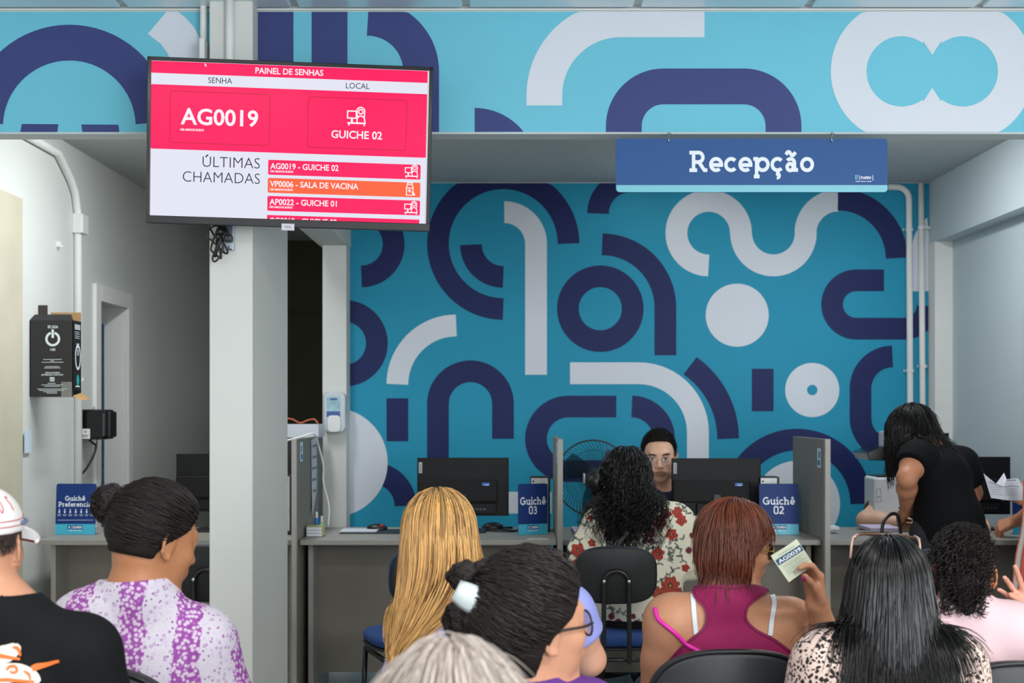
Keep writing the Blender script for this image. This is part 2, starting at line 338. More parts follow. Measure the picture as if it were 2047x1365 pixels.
# strip of the same print along the beam
ms = pxplane(YBEAM); c2 = (-42, 24, 2410, 264); bm_ = thing('beam_mural', 'light turquoise printed strip with indigo and white arcs along the beam', 'mural', (0, YBEAM-.002, zb))
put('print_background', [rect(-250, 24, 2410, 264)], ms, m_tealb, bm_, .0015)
w = 71.5
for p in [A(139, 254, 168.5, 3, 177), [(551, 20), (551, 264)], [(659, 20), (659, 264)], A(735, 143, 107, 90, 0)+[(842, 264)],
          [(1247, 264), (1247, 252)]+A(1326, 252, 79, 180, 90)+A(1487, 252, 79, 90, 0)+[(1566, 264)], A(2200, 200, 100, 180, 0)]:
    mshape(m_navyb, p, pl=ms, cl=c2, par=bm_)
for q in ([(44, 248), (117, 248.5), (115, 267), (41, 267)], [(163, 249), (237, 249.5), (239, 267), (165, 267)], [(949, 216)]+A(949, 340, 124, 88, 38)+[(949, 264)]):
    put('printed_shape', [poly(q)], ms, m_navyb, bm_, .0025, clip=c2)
put('printed_shape', [poly([(296, 68), (333, 22), (356, 22), (372, 36), (388, 55), (405, 85), (425, 130), (345, 130), (336, 108), (322, 88)])], ms, m_pale, bm_, .0025, clip=c2)
mshape(m_pale, [(1408, 39), (1240, 39)]+A(1240, 191, 152, 90, 180)+[(1088, 211)], pl=ms, cl=c2, par=bm_)
half = math.degrees(math.acos(61/105.8)); mshape(m_pale, A(1802, 143, 106, 55, 305, 50), pl=ms, cl=c2, par=bm_); mshape(m_pale, A(1924, 143, 106, 125, -125, 50), pl=ms, cl=c2, par=bm_)
for q in ([(1863, 110), (1830, 60), (1835, 24), (1893, 24), (1896, 60)], [(1863, 176), (1830, 226), (1832, 264), (1895, 264), (1896, 226)]): put('printed_shape', [poly(q)], ms, m_pale, bm_, .0027, clip=c2)
w = 43.5
# ------------------------------------------------------------------ conduits
def pipe(pts, r, label, clamps=(), smoothn=6, name='conduit'):
    t = thing(name, label, 'pipe', tuple(np.array(pts).min(0)))
    G().tube(pts, r, 12).obj('pipe', m_trim, t, True)
    for c, ax in clamps:
        c = np.array(c); g = G(); g.cyl(c-np.array([0, 0, .009]), c+np.array([0, 0, .009]), r*1.25)
        g.box(c+np.array(ax)*r*1.3-[.008, .004, .007], c+np.array(ax)*r*2.4+[.008, .006, .007]); g.obj('pipe_clamp', m_trim, t, bevel=.001)
    return t
yp = YB-.02
pts = [W(1775, 374, yp)]+[W(x, y, yp) for x, y in arc(1793, 398, 24, 88, 0, 6)]+[W(1820, 900, yp), W(1820, 1150, yp)]
pipe(pts, .019, 'white conduit bending down the mural from under the hanging sign', [(W(1817.5, 459, yp), (-1, 0, 0)), (W(1819, 741, yp), (-1, 0, 0))])
pipe([W(1841, 366, yp), W(1847, 1150, yp)], .018, 'straight white conduit beside the right edge of the mural', [(W(1842, 455, yp), (1, 0, 0)), (W(1845.5, 732, yp), (-1, 0, 0))])
xl = XL+.02
pl_ = pipe([(xl, 5.9, 2.66), (xl, 6.72, 2.66), (xl, 6.92, 2.56), (xl, 6.99, 2.50), (xl, 7.03, 2.4), (xl, 7.05, 0.1)], .02, 'white conduit with a switch box on the left wall', [((xl, 7.05, 2.39-.85+.0), (0, -1, 0)), ((xl, 7.05, .98), (0, -1, 0))])
G().box((XL, 7.0, 2.30), (XL+.055, 7.10, 2.40)).obj('switch_box', m_white, pl_, bevel=.004)
G().box((XL+.02, 7.1, 2.34), (XL+.05, 7.104, 2.38)).obj('switch', M('red plastic', (190, 40, 40), .4), pl_)
yc = 4.78
pipe([W(407, -40, yc+.06), W(407, 96, yc+.06)], .0125, 'thin white conduit running down beside the column above the screen', [(W(407, 98, yc+.05), (0, 0, 1))])
pipe([W(459, -40, yc-.018), W(459, 250, yc-.018)], .0145, 'white conduit down the face of the column behind the screen')
jb = tag(G().box(W(398, 118, yc-.012), W(420, 90, yc+.08)).obj('junction_box', m_white, bevel=.003), 'small white junction box beside the column above the screen', 'junction box')
# ================================================================== screen
Tc = np.array([-.7585, 4.616, .9071+EYE]); ya, pt, rl, TH, TW = .0609, .0661, -.0225, .5594, .965
tU = np.array([cos(ya), sin(ya), 0]); tN = np.array([sin(ya), -cos(ya), 0]); tV = cos(pt)*np.array([0, 0, 1.])+sin(pt)*tN
tU, tV = cos(rl)*tU+sin(rl)*tV, -sin(rl)*tU+cos(rl)*tV; tN = np.cross(tU, tV)
_c = [(295, 112), (868, 135), (857, 461), (292, 447)]; _q = [(-TW/2, TH/2), (TW/2, TH/2), (TW/2, -TH/2), (-TW/2, -TH/2)]
_A2 = []; _b = []
for (x, y), (u, v) in zip(_c, _q):
    _A2 += [[x, y, 1, 0, 0, 0, -u*x, -u*y], [0, 0, 0, x, y, 1, -v*x, -v*y]]; _b += [u, v]
_h = np.linalg.solve(np.array(_A2, float), np.array(_b, float))
def T2(p):  # photograph coordinates of the screen -> metres on the screen's own face
    p = np.asarray(p, float); d = _h[6]*p[:, 0]+_h[7]*p[:, 1]+1
    return np.stack([(_h[0]*p[:, 0]+_h[1]*p[:, 1]+_h[2])/d, (_h[3]*p[:, 0]+_h[4]*p[:, 1]+_h[5])/d], 1)
tp = mkplane(Tc, tU, tV)
TR = np.stack([tU, -tN, tV], 1)
tv = thing('television', 'large flat television on the column showing a pink and white queue number panel', 'television', Tc-[0, 0, .3])
def tbox(g, x0, x1, y0, y1, d0, d1): return g.slab([(x0, y0), (x1, y0), (x1, y1), (x0, y1)], tp, d0, d1)
tbox(G(), -TW/2, TW/2, -TH/2, TH/2, -.035, -.004).obj('back_cover', m_blk, tv, bevel=.006)
tbox(G(), -.3, .3, -.2, .2, -.075, -.03).obj('back_housing', m_blk, tv, bevel=.01)
g = G(); bz = .013
tbox(g, -TW/2, TW/2, TH/2-bz, TH/2, -.01, .004); tbox(g, -TW/2, -TW/2+bz, -TH/2, TH/2, -.01, .004); tbox(g, TW/2-bz, TW/2, -TH/2, TH/2, -.01, .004)
g.obj('bezel', m_blkg, tv, bevel=.002); tbox(G(), -TW/2, TW/2, -TH/2, -TH/2+.026, -.01, .005).obj('lower_bezel', m_blk, tv, bevel=.002)
def em(nm, c, e=.62): return M(nm, c, .2, var=0, emit=1., spec=.16, screen=True)
e_w = em('screen white', (226, 228, 242), .62); e_p = em('screen pink', (255, 0, 92), .85); e_o = em('screen orange', (252, 98, 52), .8); e_l = em('screen red line', (214, 8, 58), .5); e_t = em('screen dark text', (25, 28, 48), .1)
e_tw = em('screen bright text', (255, 240, 248), .7)
x0, x1, y0, y1 = -TW/2+bz, TW/2-bz, -TH/2+.026, TH/2-bz
put('screen', [rect(x0, y0, x1, y1)], tp, e_w, tv, 0.0)
def tq(name, pts, mat, off): return put(name, [poly(T2(pts))], tp, mat, tv, off)
xr = T2([(855, 200)])[0, 0]; yy = lambda x, y: T2([(x, y)])[0, 1]
def band(name, ya_, yb_, mat, xa=x0, xb=None, off=.0006, r=.004): return put(name, [rrect(xa, yb_, xb or xr, ya_, r)], tp, mat, tv, off)
band('title_band', y1-.001, yy(300, 145), e_p, off=.0006, r=.002)
yA, yB = yy(300, 168), yy(300, 298); band('number_band', yA, yB, e_p)
for a, b in (((341, 182), (540, 292)), ((619, 194), (812, 301))):
    (u0, v0), (u1, v1) = T2([a, b]); q = rrect(u0, v1, u1, v0, .008)[0]; put('outline', [ribbon(q+[q[0]], .0032)], tp, e_l, tv, .0009)
def ttext(s, pl, pr, hpx, bold=0., mat=None, nm='lettering', off=.0012, cy=None):
    (u0, v0), (u1, v1) = T2([pl, pr]); h = hpx*TH/325.
    return put(nm, [text(s, u0, u1, (v0+v1)/2 if cy is None else cy, h, bold, ydown=False)], tp, mat or e_tw, tv, off)
ttext('PAINEL DE SENHAS', (513, 147), (649, 152), 11.5, .018)
ttext('SENHA', (418, 166), (466, 168), 11, 0, e_t); ttext('LOCAL', (694, 177), (741, 179), 11, 0, e_t)
ttext('AG0019', (362, 248), (518, 254), 31, .02); ttext('UBS AMADOR BUENO', (361, 262), (409, 263), 4.2, .03)
ttext('GUICHE 02', (664, 276), (765, 279), 15, .018)
ttext('ULTIMAS', (406, 334.5), (521, 338), 20, -.012, e_t); tq('lettering', [(411, 315), (415, 310), (419, 310), (414, 315.5)], e_t, .0012); ttext('CHAMADAS', (366, 365), (521, 368), 20, -.012, e_t)
def icon(px, py, s):
    c = T2([(px, py)])[0]; q = lambda P: [tuple(c+np.array(p)*s) for p in P]
    R = lambda P, w_=.07: ribbon(q(P), w_*s)
    put('icon', [R([(-.5, -.35), (.5, -.35)], .09), R([(-.42, -.35), (-.42, -.5)]), R([(.42, -.35), (.42, -.5)]), R([(-.5, .05), (-.5, .3), (-.02, .3), (-.02, -.08), (-.5, -.08), (-.5, .05)]),
         R([(-.26, -.08), (-.26, -.3)], .12), R(arc(.22, .28, .12, 0, 350, sy=1)), R([(.04, -.02)]+arc(.22, .3, .22, 200, -20, sy=1)+[(.42, -.02)]), R([(.02, -.3), (.03, -.08), (.14, .04), (.3, .04), (.42, -.06), (.46, -.3)])], tp, e_tw, tv, .0012)
icon(715, 234, .062)
rows = [((538, 320), (840, 358), 'AG0019 - GUICHE 02', (542, 338), (678, 342), e_p, (823, 343)), ((537, 356), (839, 395), 'VP0006 - SALA DE VACINA', (541, 374), (717, 378), e_o, None), ((536, 392), (838, 430), 'AP0022 - GUICHE 01', (540, 409), (674, 413), e_p, (821, 415))]
for a, b, s, l, r, mt, ic in rows:
    (u0, v0), _ = T2([a, b]); v1 = v0-.0505; u1 = T2([b])[0, 0]
    put('call_row', [rrect(u0, v1, u1, v0, .005)], tp, mt, tv, .0006); ttext(s, l, r, 11.5, .018); ttext('UBS AMADOR BUENO', (l[0]-.5, l[1]+7), (l[0]+46, l[1]+8), 4, .03)
    if ic: icon(ic[0], ic[1], .044)
    else:
        c = T2([(820, 379)])[0]; s_ = .03; q = lambda P: [tuple(c+np.array(p)*s_) for p in P]; R = lambda P, w_=.1: ribbon(q(P), w_*s_)
        put('icon', [R([(-.35, .6), (.2, .6), (.2, .8), (-.35, .8), (-.35, .6)]), R([(-.3, .6), (-.45, .4), (-.45, -.6), (.3, -.6), (.3, .4), (.15, .6)]), R([(-.45, .2), (.3, .2)]), R([(-.1, -.3), (-.1, .1)], .12), R([(-.3, -.1), (.1, -.1)], .12), R([(.2, -.2), (.5, -.6)], .22)], tp, e_tw, tv, .0012)
(u0, v0), (u1, _) = T2([(535, 430), (837, 436)]); put('call_row', [rect(u0, y0, u1, v0)], tp, e_p, tv, .0006)
V_, F_ = text('AG0018 - GUICHE 02', *T2([(540, 445), (674, 449)])[:, 0], yy(600, 448), 11.5*TH/325, .018, ydown=False); V_ = V_.copy(); V_[:, 1] = np.maximum(V_[:, 1], y0); put('lettering', [(V_, F_)], tp, e_tw, tv, .0012)
put('scroll_bar', [rect(xr+.001, y0, x1, y1)], tp, em('screen grey', (205, 206, 214), .5), tv, .0006)
c = T2([(411, 126)])[0]; put('mouse_pointer', [poly([tuple(c+np.array(p)*.012) for p in ((0, 0), (.62, -.62), (.3, -.62), (.48, -1), (.32, -1.08), (.15, -.7), (0, -.9))])], tp, e_tw, tv, .0014)
lg = T2([(577, 449)])[0]; tbox(G(), lg[0]-.022, lg[0]+.022, -TH/2-.012, -TH/2+.012, .004, .0075).obj('maker_plate', M('silver plastic', (186, 186, 196), .35, .4), tv, bevel=.001)
put('lettering', [text('TCL', lg[0]-.011, lg[0]+.011, -TH/2-.003, .006, .02, ydown=False)], tp, m_blk, tv, .0082)
# bracket
g = G(); g.box((-1.06, 4.70, 2.05), (-.93, 4.78, 2.45)); g.box((-1.02, 4.66, 2.2), (-.7, 4.70, 2.3)); tag(g.obj('wall_bracket', m_blk, bevel=.004), 'black wall bracket holding the television to the column', 'bracket')
# socket box and cable bundle
sb = thing('socket_box', 'grey double socket box on the column under the television', 'socket', W(455, 500, 4.78))
G().box(W(433, 500, 4.752), W(470, 440, 4.779)).obj('box', M('pale blue-grey plastic', (188, 200, 214), .4), sb, bevel=.003)
G().box(W(440, 471, 4.746), W(465, 448, 4.752)).obj('socket_face', M('grey plastic', (96, 100, 116), .4), sb, bevel=.002)
put('lettering', [text('E', 0, 5, 0, 5, .03)], lambda p, o: np.array([W(455+q[0], 496+q[1], 4.7515) for q in np.asarray(p)]), m_blk, sb)
cb = thing('cable_bundle', 'tangle of black cables and plugs hanging under the television', 'cables', W(440, 520, 4.72))
yq = 4.72
def C(pts, r=.0035, nm='cable', par=cb, mat=m_blk, D=None): G().tube(bez([W(x, y, (D or yq)+dz) for x, y, dz in pts], 7), r, 6).obj(nm, mat, par, True)
C([(417, 448, .02), (423, 462, 0), (432, 475, -.01), (438, 470, 0)]); C([(440, 452, .02), (428, 452, 0), (416, 462, .0), (417, 475, 0), (425, 482, 0), (437, 494, .01), (450, 506, .01), (455, 505, 0), (452, 495, 0), (442, 478, 0)])
C([(438, 455, 0), (430, 470, -.01), (423, 490, 0), (422, 500, 0), (430, 507, 0), (440, 516, 0), (442, 512, 0), (437, 495, -.01), (432, 480, 0)]); C([(438, 470, 0), (432, 495, 0), (425, 516, 0), (429, 523, 0), (437, 516, 0), (445, 500, 0), (446, 485, 0), (443, 470, .01)])
C([(437, 462, 0), (441, 478, -.01), (434, 495, -.01), (429, 513, 0)], .007); C([(440, 450, .02), (439, 460, 0), (443, 472, 0)]); C([(442, 448, .02), (452, 460, 0), (458, 472, 0), (462, 478, 0)], .005); C([(452, 498, .01), (463, 498.5, .02)], .0025)
G().box(W(447, 483, 4.70), W(467, 471, 4.735)).obj('plug', m_blk, cb, bevel=.006); G().sph(W(440, 463, 4.72), .016).sph(W(436, 473, 4.71), .012).obj('cable_knot', m_blk, cb, True)
# ================================================================== hanging sign
D = 4.83; sp = pxplane(D); m_sblue = M('blue sign panel', (44, 86, 144), .45, var=.02, spec=.2); m_scy = M('light cyan sign panel', (110, 190, 208), .38, var=.02); m_ink = M('white sign lettering', (228, 236, 246), .45, var=0)
sg = thing('hanging_sign', 'long blue hanging sign reading Recepção with a light cyan lower edge', 'sign', W(1503, 385, D))
G().slab(rrect(1231, 277, 1774, 384, 7)[0], lambda p, o: sp(p, 0)+np.array([0, o, 0]), 0, .006).obj('panel', m_sblue, sg)
put('lower_band', [poly([(1232, 370)]+[(1774, 370)]+arc(1767, 377, 7, 0, -90, 5)+arc(1239, 377, 7, -90, -180, 5))], sp, m_scy, sg, .001)
put('lettering', slabtext('Recepção', 1378, 1628, 344, 30), sp, m_ink, sg, .0015)
def crest(px, py, s, pl, par, box=False):
    c = m_scy if not box else m_ink
    put('emblem', [ribbon([(px, py-5*s), (px+3*s, py-6*s), (px+6*s, py-5*s), (px+5*s, py-1*s), (px+6*s, py+2*s), (px+3*s, py+5*s), (px, py+2*s), (px+1*s, py-1*s), (px, py-5*s)], 1.6*s), ribbon([(px+1*s, py-1*s), (px+5*s, py-1*s)], 1.4*s)], pl, c, par, .0025)
crest(1709, 355, .8, sp, sg)
put('lettering', [text('ITAPEVI', 1720, 1741, 358, 5.2, .04), rect(1717, 350, 1718, 361), rect(1744, 350, 1745.2, 361), rect(1710, 362.2, 1718, 363.4), rect(1719.5, 362.2, 1730, 363.4), rect(1731.5, 362.2, 1742, 363.4)], sp, m_ink, sg, .0015)
for px in (1338, 1664):
    hk = G(); a = W(px, 262, D+.045); b = W(px, 280, D); hk.tube(bez([W(px, 266, D+.05)+[0, .0, .002], W(px, 270, D+.01), W(px-2, 276, D-.006), W(px, 284, D-.004), W(px+2, 280, D+.003)], 6), .0018, 6); hk.cyl(W(px, 267.5, D+.05), W(px, 264, D+.06), .006); hk.obj('hook', m_steel, sg, True)
# reception ceiling lamp seen just below the beam
lp = thing('ceiling_lamp', 'white tube lamp on the reception ceiling just above the hanging sign', 'lamp', (.885, 6.6, 2.70))
G().box((.81, 6.50, 2.715), (.96, 7.9, 2.75)).obj('body', m_white, lp, bevel=.004)
G().cyl((.85, 6.53, 2.705), (.85, 7.87, 2.705), .013).cyl((.92, 6.53, 2.705), (.92, 7.87, 2.705), .013).obj('tube', M('lit tube', (255, 252, 245), .4, emit=9., var=0), lp, True)
# ================================================================== desks, dividers
m_desk = M('warm grey laminate', (146, 144, 137), .42, var=.05, vs=30, bump=.05); m_edge = M('grey laminate edge', (160, 157, 150), .45, var=.03)
m_panel = M('grey laminate panel', (126, 121, 111), .5, var=.05, vs=20)
ZD = .785; YF, YBK = 6.2, 6.88
def desk(xa, xb, label, xf=None):
    t = thing('service_desk', label, 'desk', ((xa+xb)/2, 6.5, 0))
    G().box((xa, YF, ZD-.024), (xb, YBK, ZD)).obj('worktop', m_desk, t, bevel=.002)
    G().box((xa+.02, YF+.12, 0), (xa+.043, YBK-.02, ZD-.024)).obj('side_panel', m_edge, t, bevel=.001); G().box((xb-.043, YF+.12, 0), (xb-.02, YBK-.02, ZD-.024)).obj('side_panel', m_edge, t, bevel=.001)
    G().box((xa+.043, YF+.30, .12), (xb-.043, YF+.318, ZD-.024)).obj('front_panel', m_panel, t)
    return t
dx = [(583-CX)/F*6.13, (592-CX)/F*6.13, (1115-CX)/F*6.13, (1125-CX)/F*6.13, (1650-CX)/F*6.13, (1660-CX)/F*6.13]
desk((75-CX)/F*YF, dx[0], 'grey laminate desk beside the left wall under the Preferencial sign'); desk(dx[1]+.006, dx[2]-.003, 'grey laminate desk between the first and second dividers, under the 03 sign')
desk(dx[3]+.003, dx[4]-.003, 'grey laminate desk between the second and third dividers, under the 02 sign'); desk(dx[5]+.003, XR-.01, 'grey laminate desk right of the third divider where the woman in black leans')
m_lab = M('pale blue sticker', (206, 222, 234), .5, var=.15, vs=120); m_labd = M('sticker print blue', (70, 120, 180), .5)
for i, (nm, sx, sy) in enumerate((('grey upright desk divider beside the white column', 598, 903), ('grey upright desk divider left of the standing fan', 1111, 905), ('grey upright desk divider between the 02 desk and the far right desk', 1642, 915))):
    t = thing('desk_divider', nm, 'divider', ((dx[2*i]+dx[2*i+1])/2, 6.5, 0))
    G().box((dx[2*i], 6.16, 0), (dx[2*i+1], 6.84, 1.248)).obj('board', m_panel, t); G().box((dx[2*i]-.0008, 6.13, 0), (dx[2*i+1]+.0008, 6.161, 1.2485)).obj('edge_band', m_edge, t, bevel=.001)
    side = 1 if i == 0 else -1; xs = dx[2*i+1] if i == 0 else dx[2*i]; ys = [6.3, 6.27, 6.27][i]; z = 1.38-(sy-HY)/F*6.27
    x_ = xs+side*.0012; a, b = sorted((xs, x_)); s = tag(G().box((a, ys-.05, z-.045), (b, ys+.02, z+.045)).obj('sticker', m_lab), ['small pale blue sticker on the divider beside the white column', 'small pale blue sticker on the divider by the fan', 'small pale blue sticker on the divider beside the 02 sign'][i], 'sticker')
    G().box((x_-.0004, ys-.04, z+.0), (x_+.0004, ys-.01, z+.03)).box((x_-.0004, ys-.04, z-.035), (x_+.0004, ys+.01, z-.01)).obj('print', m_labd, s)
# ------------------------------------------------------------------ counter signs
m_dn = M('navy counter sign', (24, 54, 118), .45, var=.03, spec=.2); m_dc = M('cyan counter sign', (62, 178, 208), .35, var=.03)
def csign(px0, px1, label, yaw=0., extra=None, ln=None):
    Dq = 6.46; a = W(px0, 1067, Dq); b = W(px1, 1067, Dq); c = (a+b)/2; wd_ = np.linalg.norm(b-a)/cos(yaw); h = .243
    U = np.array([cos(yaw), sin(yaw), 0]); V = np.array([0, .09, .996]); O = np.array([c[0], c[1], ZD+.001]); p = mkplane(O, U, V)
    t = thing('counter_sign', label, 'sign', O); q = rrect(-wd_/2, 0, wd_/2, h, .008)[0]
    q = [(-wd_/2, 0), (wd_/2, 0)]+arc(wd_/2-.01, h-.01, .01, 0, 90, 5, sy=1)+arc(-wd_/2+.01, h-.01, .01, 90, 180, 5, sy=1)
    G().slab(q, p, -.004, 0).obj('panel', m_dn, t); put('lower_band', [rect(-wd_/2, 0, wd_/2, .05)], p, m_dc, t, .0008)
    G().add(p([(-wd_/2, .0), (wd_/2, .0), (wd_/2, .12), (-wd_/2, .12)], -.004).tolist()+[(O+U*s*wd_/2+np.array([0, .06, 0])).tolist() for s in (1, -1)], [(0, 1, 4, 5)]).obj('foot', m_dn, t)
    s_ = wd_/.184
    def ln_(s, x0, x1, yb, xh): return [(np.stack([v[:, 0], 2*yb-v[:, 1]], 1), f) for v, f in slabtext(s, x0, x1, yb, xh)]
    put('lettering', sum([ln_(*r) for r in ln], []), p, m_ink, t, .0012)
    put('emblem', [rect(-.035*s_, .025, -.019*s_, .044), rect(-.014*s_, .025, .034*s_, .044)], p, m_dn, t, .0012)
    put('lettering', [text('ITAPEVI', -.011*s_, .031*s_, .029, .011, .05, ydown=False), rect(-.03*s_, .0175, -.012*s_, .0205), rect(-.009*s_, .0175, .01*s_, .0205), rect(.013*s_, .0175, .03*s_, .0205), text('8', -.031*s_, -.023*s_, .029, .011, .03, ydown=False)], p, m_ink, t, .0018)
    if extra:
        g_ = []
        for k in range(7):
            x = -.078+k*.0262; g_ += [disc(x, .119, .003, 8), poly([(x-.003, .102), (x+.003, .102), (x+.004, .113), (x-.004, .113)]), rect(x-.009, .094, x+.009, .0955), rect(x-.007, .089, x+.007, .0905)]
        g_.append(rect(-.085, .068, .085, .0695)); put('icon_row', g_, p, m_ink, t, .0014)
    return t
csign(110, 190, 'navy and cyan counter sign reading Guichê Preferencial on the left desk', 0, True, [('Guichê', -.052, .045, .161, .0165), ('Preferencial', -.083, .084, .1325, .0165)])
csign(1036, 1095, 'narrow turned navy and cyan counter sign reading Guichê 03', radians(20), None, [('Guichê', -.066, .066, .142, .026), ('03', -.022, .022, .098, .026)])
csign(1519, 1597, 'navy and cyan counter sign reading Guichê 02', 0, None, [('Guichê', -.077, .078, .142, .026), ('02', -.027, .025, .098, .026)])
csign(2026, 2104, 'navy and cyan counter sign at the far right edge by the wall', 0, None, [('Guichê', -.077, .078, .142, .026), ('01', -.027, .025, .098, .026)])
# ------------------------------------------------------------------ monitors
m_lenL = M('grey maker label', (176, 178, 178), .5); m_bstk = M('asset sticker blue', (40, 110, 190), .4)
def monitor(px0, px1, py0, py1, Y, label, tagt=True):
    k = Y/F; a = W(px0, py1, Y); b = W(px1, py0, Y); t = thing('computer_monitor', label, 'monitor', ((a[0]+b[0])/2, Y, ZD))
    G().box((a[0], Y, a[2]), (b[0], Y+.02, b[2])).obj('screen_frame', M('monitor black', (13, 13, 15), .5, spec=.25), t, bevel=.003)
    zm = b[2]-(b[2]-a[2])*.38; zl = a[2]+(b[2]-a[2])*.24
    G().box((a[0]+.004, Y-.025, zl), (b[0]-.055, Y+.001, zm)).obj('rear_housing', M('matt black plastic', (17, 17, 19), .6, spec=.25), t, bevel=.006)
    G().box((a[0]+.12, Y-.018, a[2]+.012), (b[0]-.06, Y-.0, zl-.006)).obj('port_cover', M('monitor black'), t, bevel=.003)
    g = G(); cx = (a[0]+b[0])/2
    for i_ in range(6): g.box((cx+.01+i_*.018, Y-.0195, a[2]+.03), (cx+.02+i_*.018, Y-.017, a[2]+.038))
    g.obj('port', M('dark steel', (90, 92, 96), .4, .8), t)
    G().box((cx-.02, Y-.03, ZD+.01), (cx+.02, Y-.005, zl+.04)).obj('stand_neck', m_blk, t, bevel=.004); G().box((cx-.11, Y-.08, ZD+.001), (cx+.11, Y+.09, ZD+.012)).obj('stand_foot', m_blk, t, bevel=.004)
    if tagt:
        G().box((a[0]+.008, Y-.002, b[2]-.075), (a[0]+.024, Y, b[2]-.022)).obj('maker_label', m_lenL, t)
        pp = mkplane((a[0]+.019, Y-.003, b[2]-.07), (0, 0, 1), (-1, 0, 0)); put('lettering', [text('Lenovo', 0, .04, 0, .008, .02, ydown=False)], pp, m_blk, t, .0)
        lo = np.array([b[0]-.13, Y-.0262, zm-.027]); G().box(lo, lo+[.036, .0012, .014]).obj('asset_sticker', m_bstk, t)
        G().box(lo+[.012, -.0004, .002], lo+[.032, 0, .005]).obj('print', m_ink, t)
    return t
monitor(834, 1017, 915, 1031, 6.62, 'black all-in-one computer behind the fair haired woman, seen from the rear'); monitor(1343, 1521, 916, 1031, 6.62, 'black all-in-one computer beside the clerk with glasses, seen from the rear')
monitor(352, 520, 907, 1022, 6.66, 'black computer monitor on the left desk, half behind the column', False); monitor(1870, 2020, 913, 1028, 6.75, 'black computer monitor on the far right desk behind the woman in black', False)
m_met = M('printed metal', (196, 198, 196), .45, .3, var=.15, vs=60)
def tower(px0, px1, py0, Y, label, yaw=0):
    a = W(px0, py0, Y); b = W(px1, py0, Y); t = thing('slim_computer', label, 'computer', ((a[0]+b[0])/2, Y, ZD)); h = a[2]
    G().box((a[0], Y, ZD), (b[0], Y+.1, h)).obj('case', m_blk, t, bevel=.004)
    G().box((a[0]+.004, Y-.002, ZD+.02), (b[0]-.012, Y, h-.006)).obj('rear_plate', m_met, t)
    g = G()
    for k in range(7): g.box((a[0]+.012, Y-.004, ZD+.04+k*.03), (b[0]-.025, Y-.001, ZD+.055+k*.03))
    g.cyl((a[0]+.014, Y-.003, h-.022), (a[0]+.014, Y, h-.022), .005); g.obj('port', m_blk, t); return t
tower(1060, 1100, 953, 6.60, 'slim upright computer left of the fan, behind a narrow turned sign'); tower(1519, 1558, 953, 6.60, 'slim upright computer right of the clerk, behind a wide counter sign')
tower(568, 584, 950, 6.45, 'slim upright computer seen edge on between column and divider')
# ------------------------------------------------------------------ desk clutter
def zt_(px, py): Y = (EYE-ZD)*F/(py-HY); return W(px, py, Y)
mo = thing('computer_mouse', 'black computer mouse with a red wheel on the 03 desk', 'mouse', zt_(752, 1058)); c = zt_(754, 1059)
G().sph(c+[0, 0, .008], (.052, .032, .024), 16, 10).obj('body', m_blk, mo, True); G().box(c+[.018, -.03, .018], c+[.032, -.02, .03]).obj('scroll_wheel', M('red plastic', (190, 40, 40), .4), mo, bevel=.002)
tag(G().box((-.83, 6.5, ZD), (-.5, 6.72, ZD+.004)).obj('mouse_mat', m_blk, bevel=.001), 'thin dark mat lying under the mouse on the 03 desk', 'mouse mat')
tag(G().box((-.84, 6.56, ZD+.0045), (-.66, 6.74, ZD+.006)).obj('paper_sheet', m_pale), 'pale paper sheet half under the mouse on the 03 desk', 'paper')
k2 = thing('mouse', 'dark low mouse behind the fair haired woman on the 03 desk', 'mouse', zt_(985, 1056)); c = zt_(985, 1057); G().sph(c+[0, .0, .008], (.055, .035, .026), 14, 8).box(c+[.04, -.01, .002], c+[.1, .0, .012]).obj('body', m_blk, k2, True)
def cable(pts, r, label, mat=m_blk, grp=None):
    g = G().tube(bez(pts, 8), r, 6); return tag(g.obj('cable', mat, smooth=True), label, 'cable', grp)
zc = ZD+.005
cable([(-.2, 6.70, zc), (-.1, 6.62, zc), (-.02, 6.58, zc), (.02, 6.62, zc), (.05, 6.7, zc+.02)], .004, 'black cable lying in front of the 03 sign')
cable([(-.25, 6.6, zc), (-.12, 6.66, zc+.004), (-.03, 6.66, zc), (.04, 6.60, zc)], .004, 'black cable curling beside the 03 monitor foot')
tag(G().box((.07, 6.22, ZD), (.17, 6.27, ZD+.002)).obj('note_slip', M('pale green slip', (178, 196, 180), .6)), 'narrow pale slip lying at the desk edge below the 03 sign', 'paper')
tag(G().box((.30, 6.5, ZD), (.62, 6.78, ZD+.012)).obj('paper_stack', M('lilac white paper', (205, 200, 222), .6)), 'low stack of pale papers behind the second divider', 'paper')
nb = thing('paper_block', 'block of small white paper slips with yellow edge by the first divider', 'paper block', zt_(628, 1072)); c = zt_(628, 1073)
for j in range(3): G().box(c+[-.036, 0, .002+j*.015], c+[.036, .09, .0155+j*.015]).obj('paper_pad', m_pale, nb, bevel=.001)
G().box(c+[.0362, 0.0, .002], c+[.0375, .09, .047]).box(c+[-.036, .001, .0475], c+[.037, .09, .049]).obj('cover', M('yellow green paper', (190, 200, 120), .6, var=.2, vs=60), nb)
def bottle(px, py, cb_, label, h=.06):
    Y = 6.72; c = W(px, py, Y); c[2] = ZD; t = thing('correction_bottle', label, 'bottle', c)
    G().cyl(c, c+[0, 0, h], .0125).obj('body', cb_, t, True, bevel=.002); G().cyl(c+[0, 0, h], c+[0, 0, h+.03], .0075, .006).obj('cap', m_white, t, True, bevel=.001)
bottle(633, 1040, M('blue label', (20, 120, 190), .4), 'small blue and white correction fluid bottle behind the paper block'); bottle(643, 1040, M('green white label', (150, 200, 170), .4, var=.2), 'small green and white bottle at the foot of the door pillar', .04)
dk = thing('divider_paper', 'long printed paper strip taped to the divider beside the column', 'paper', (dx[1]+.004, 6.62, 1.0))
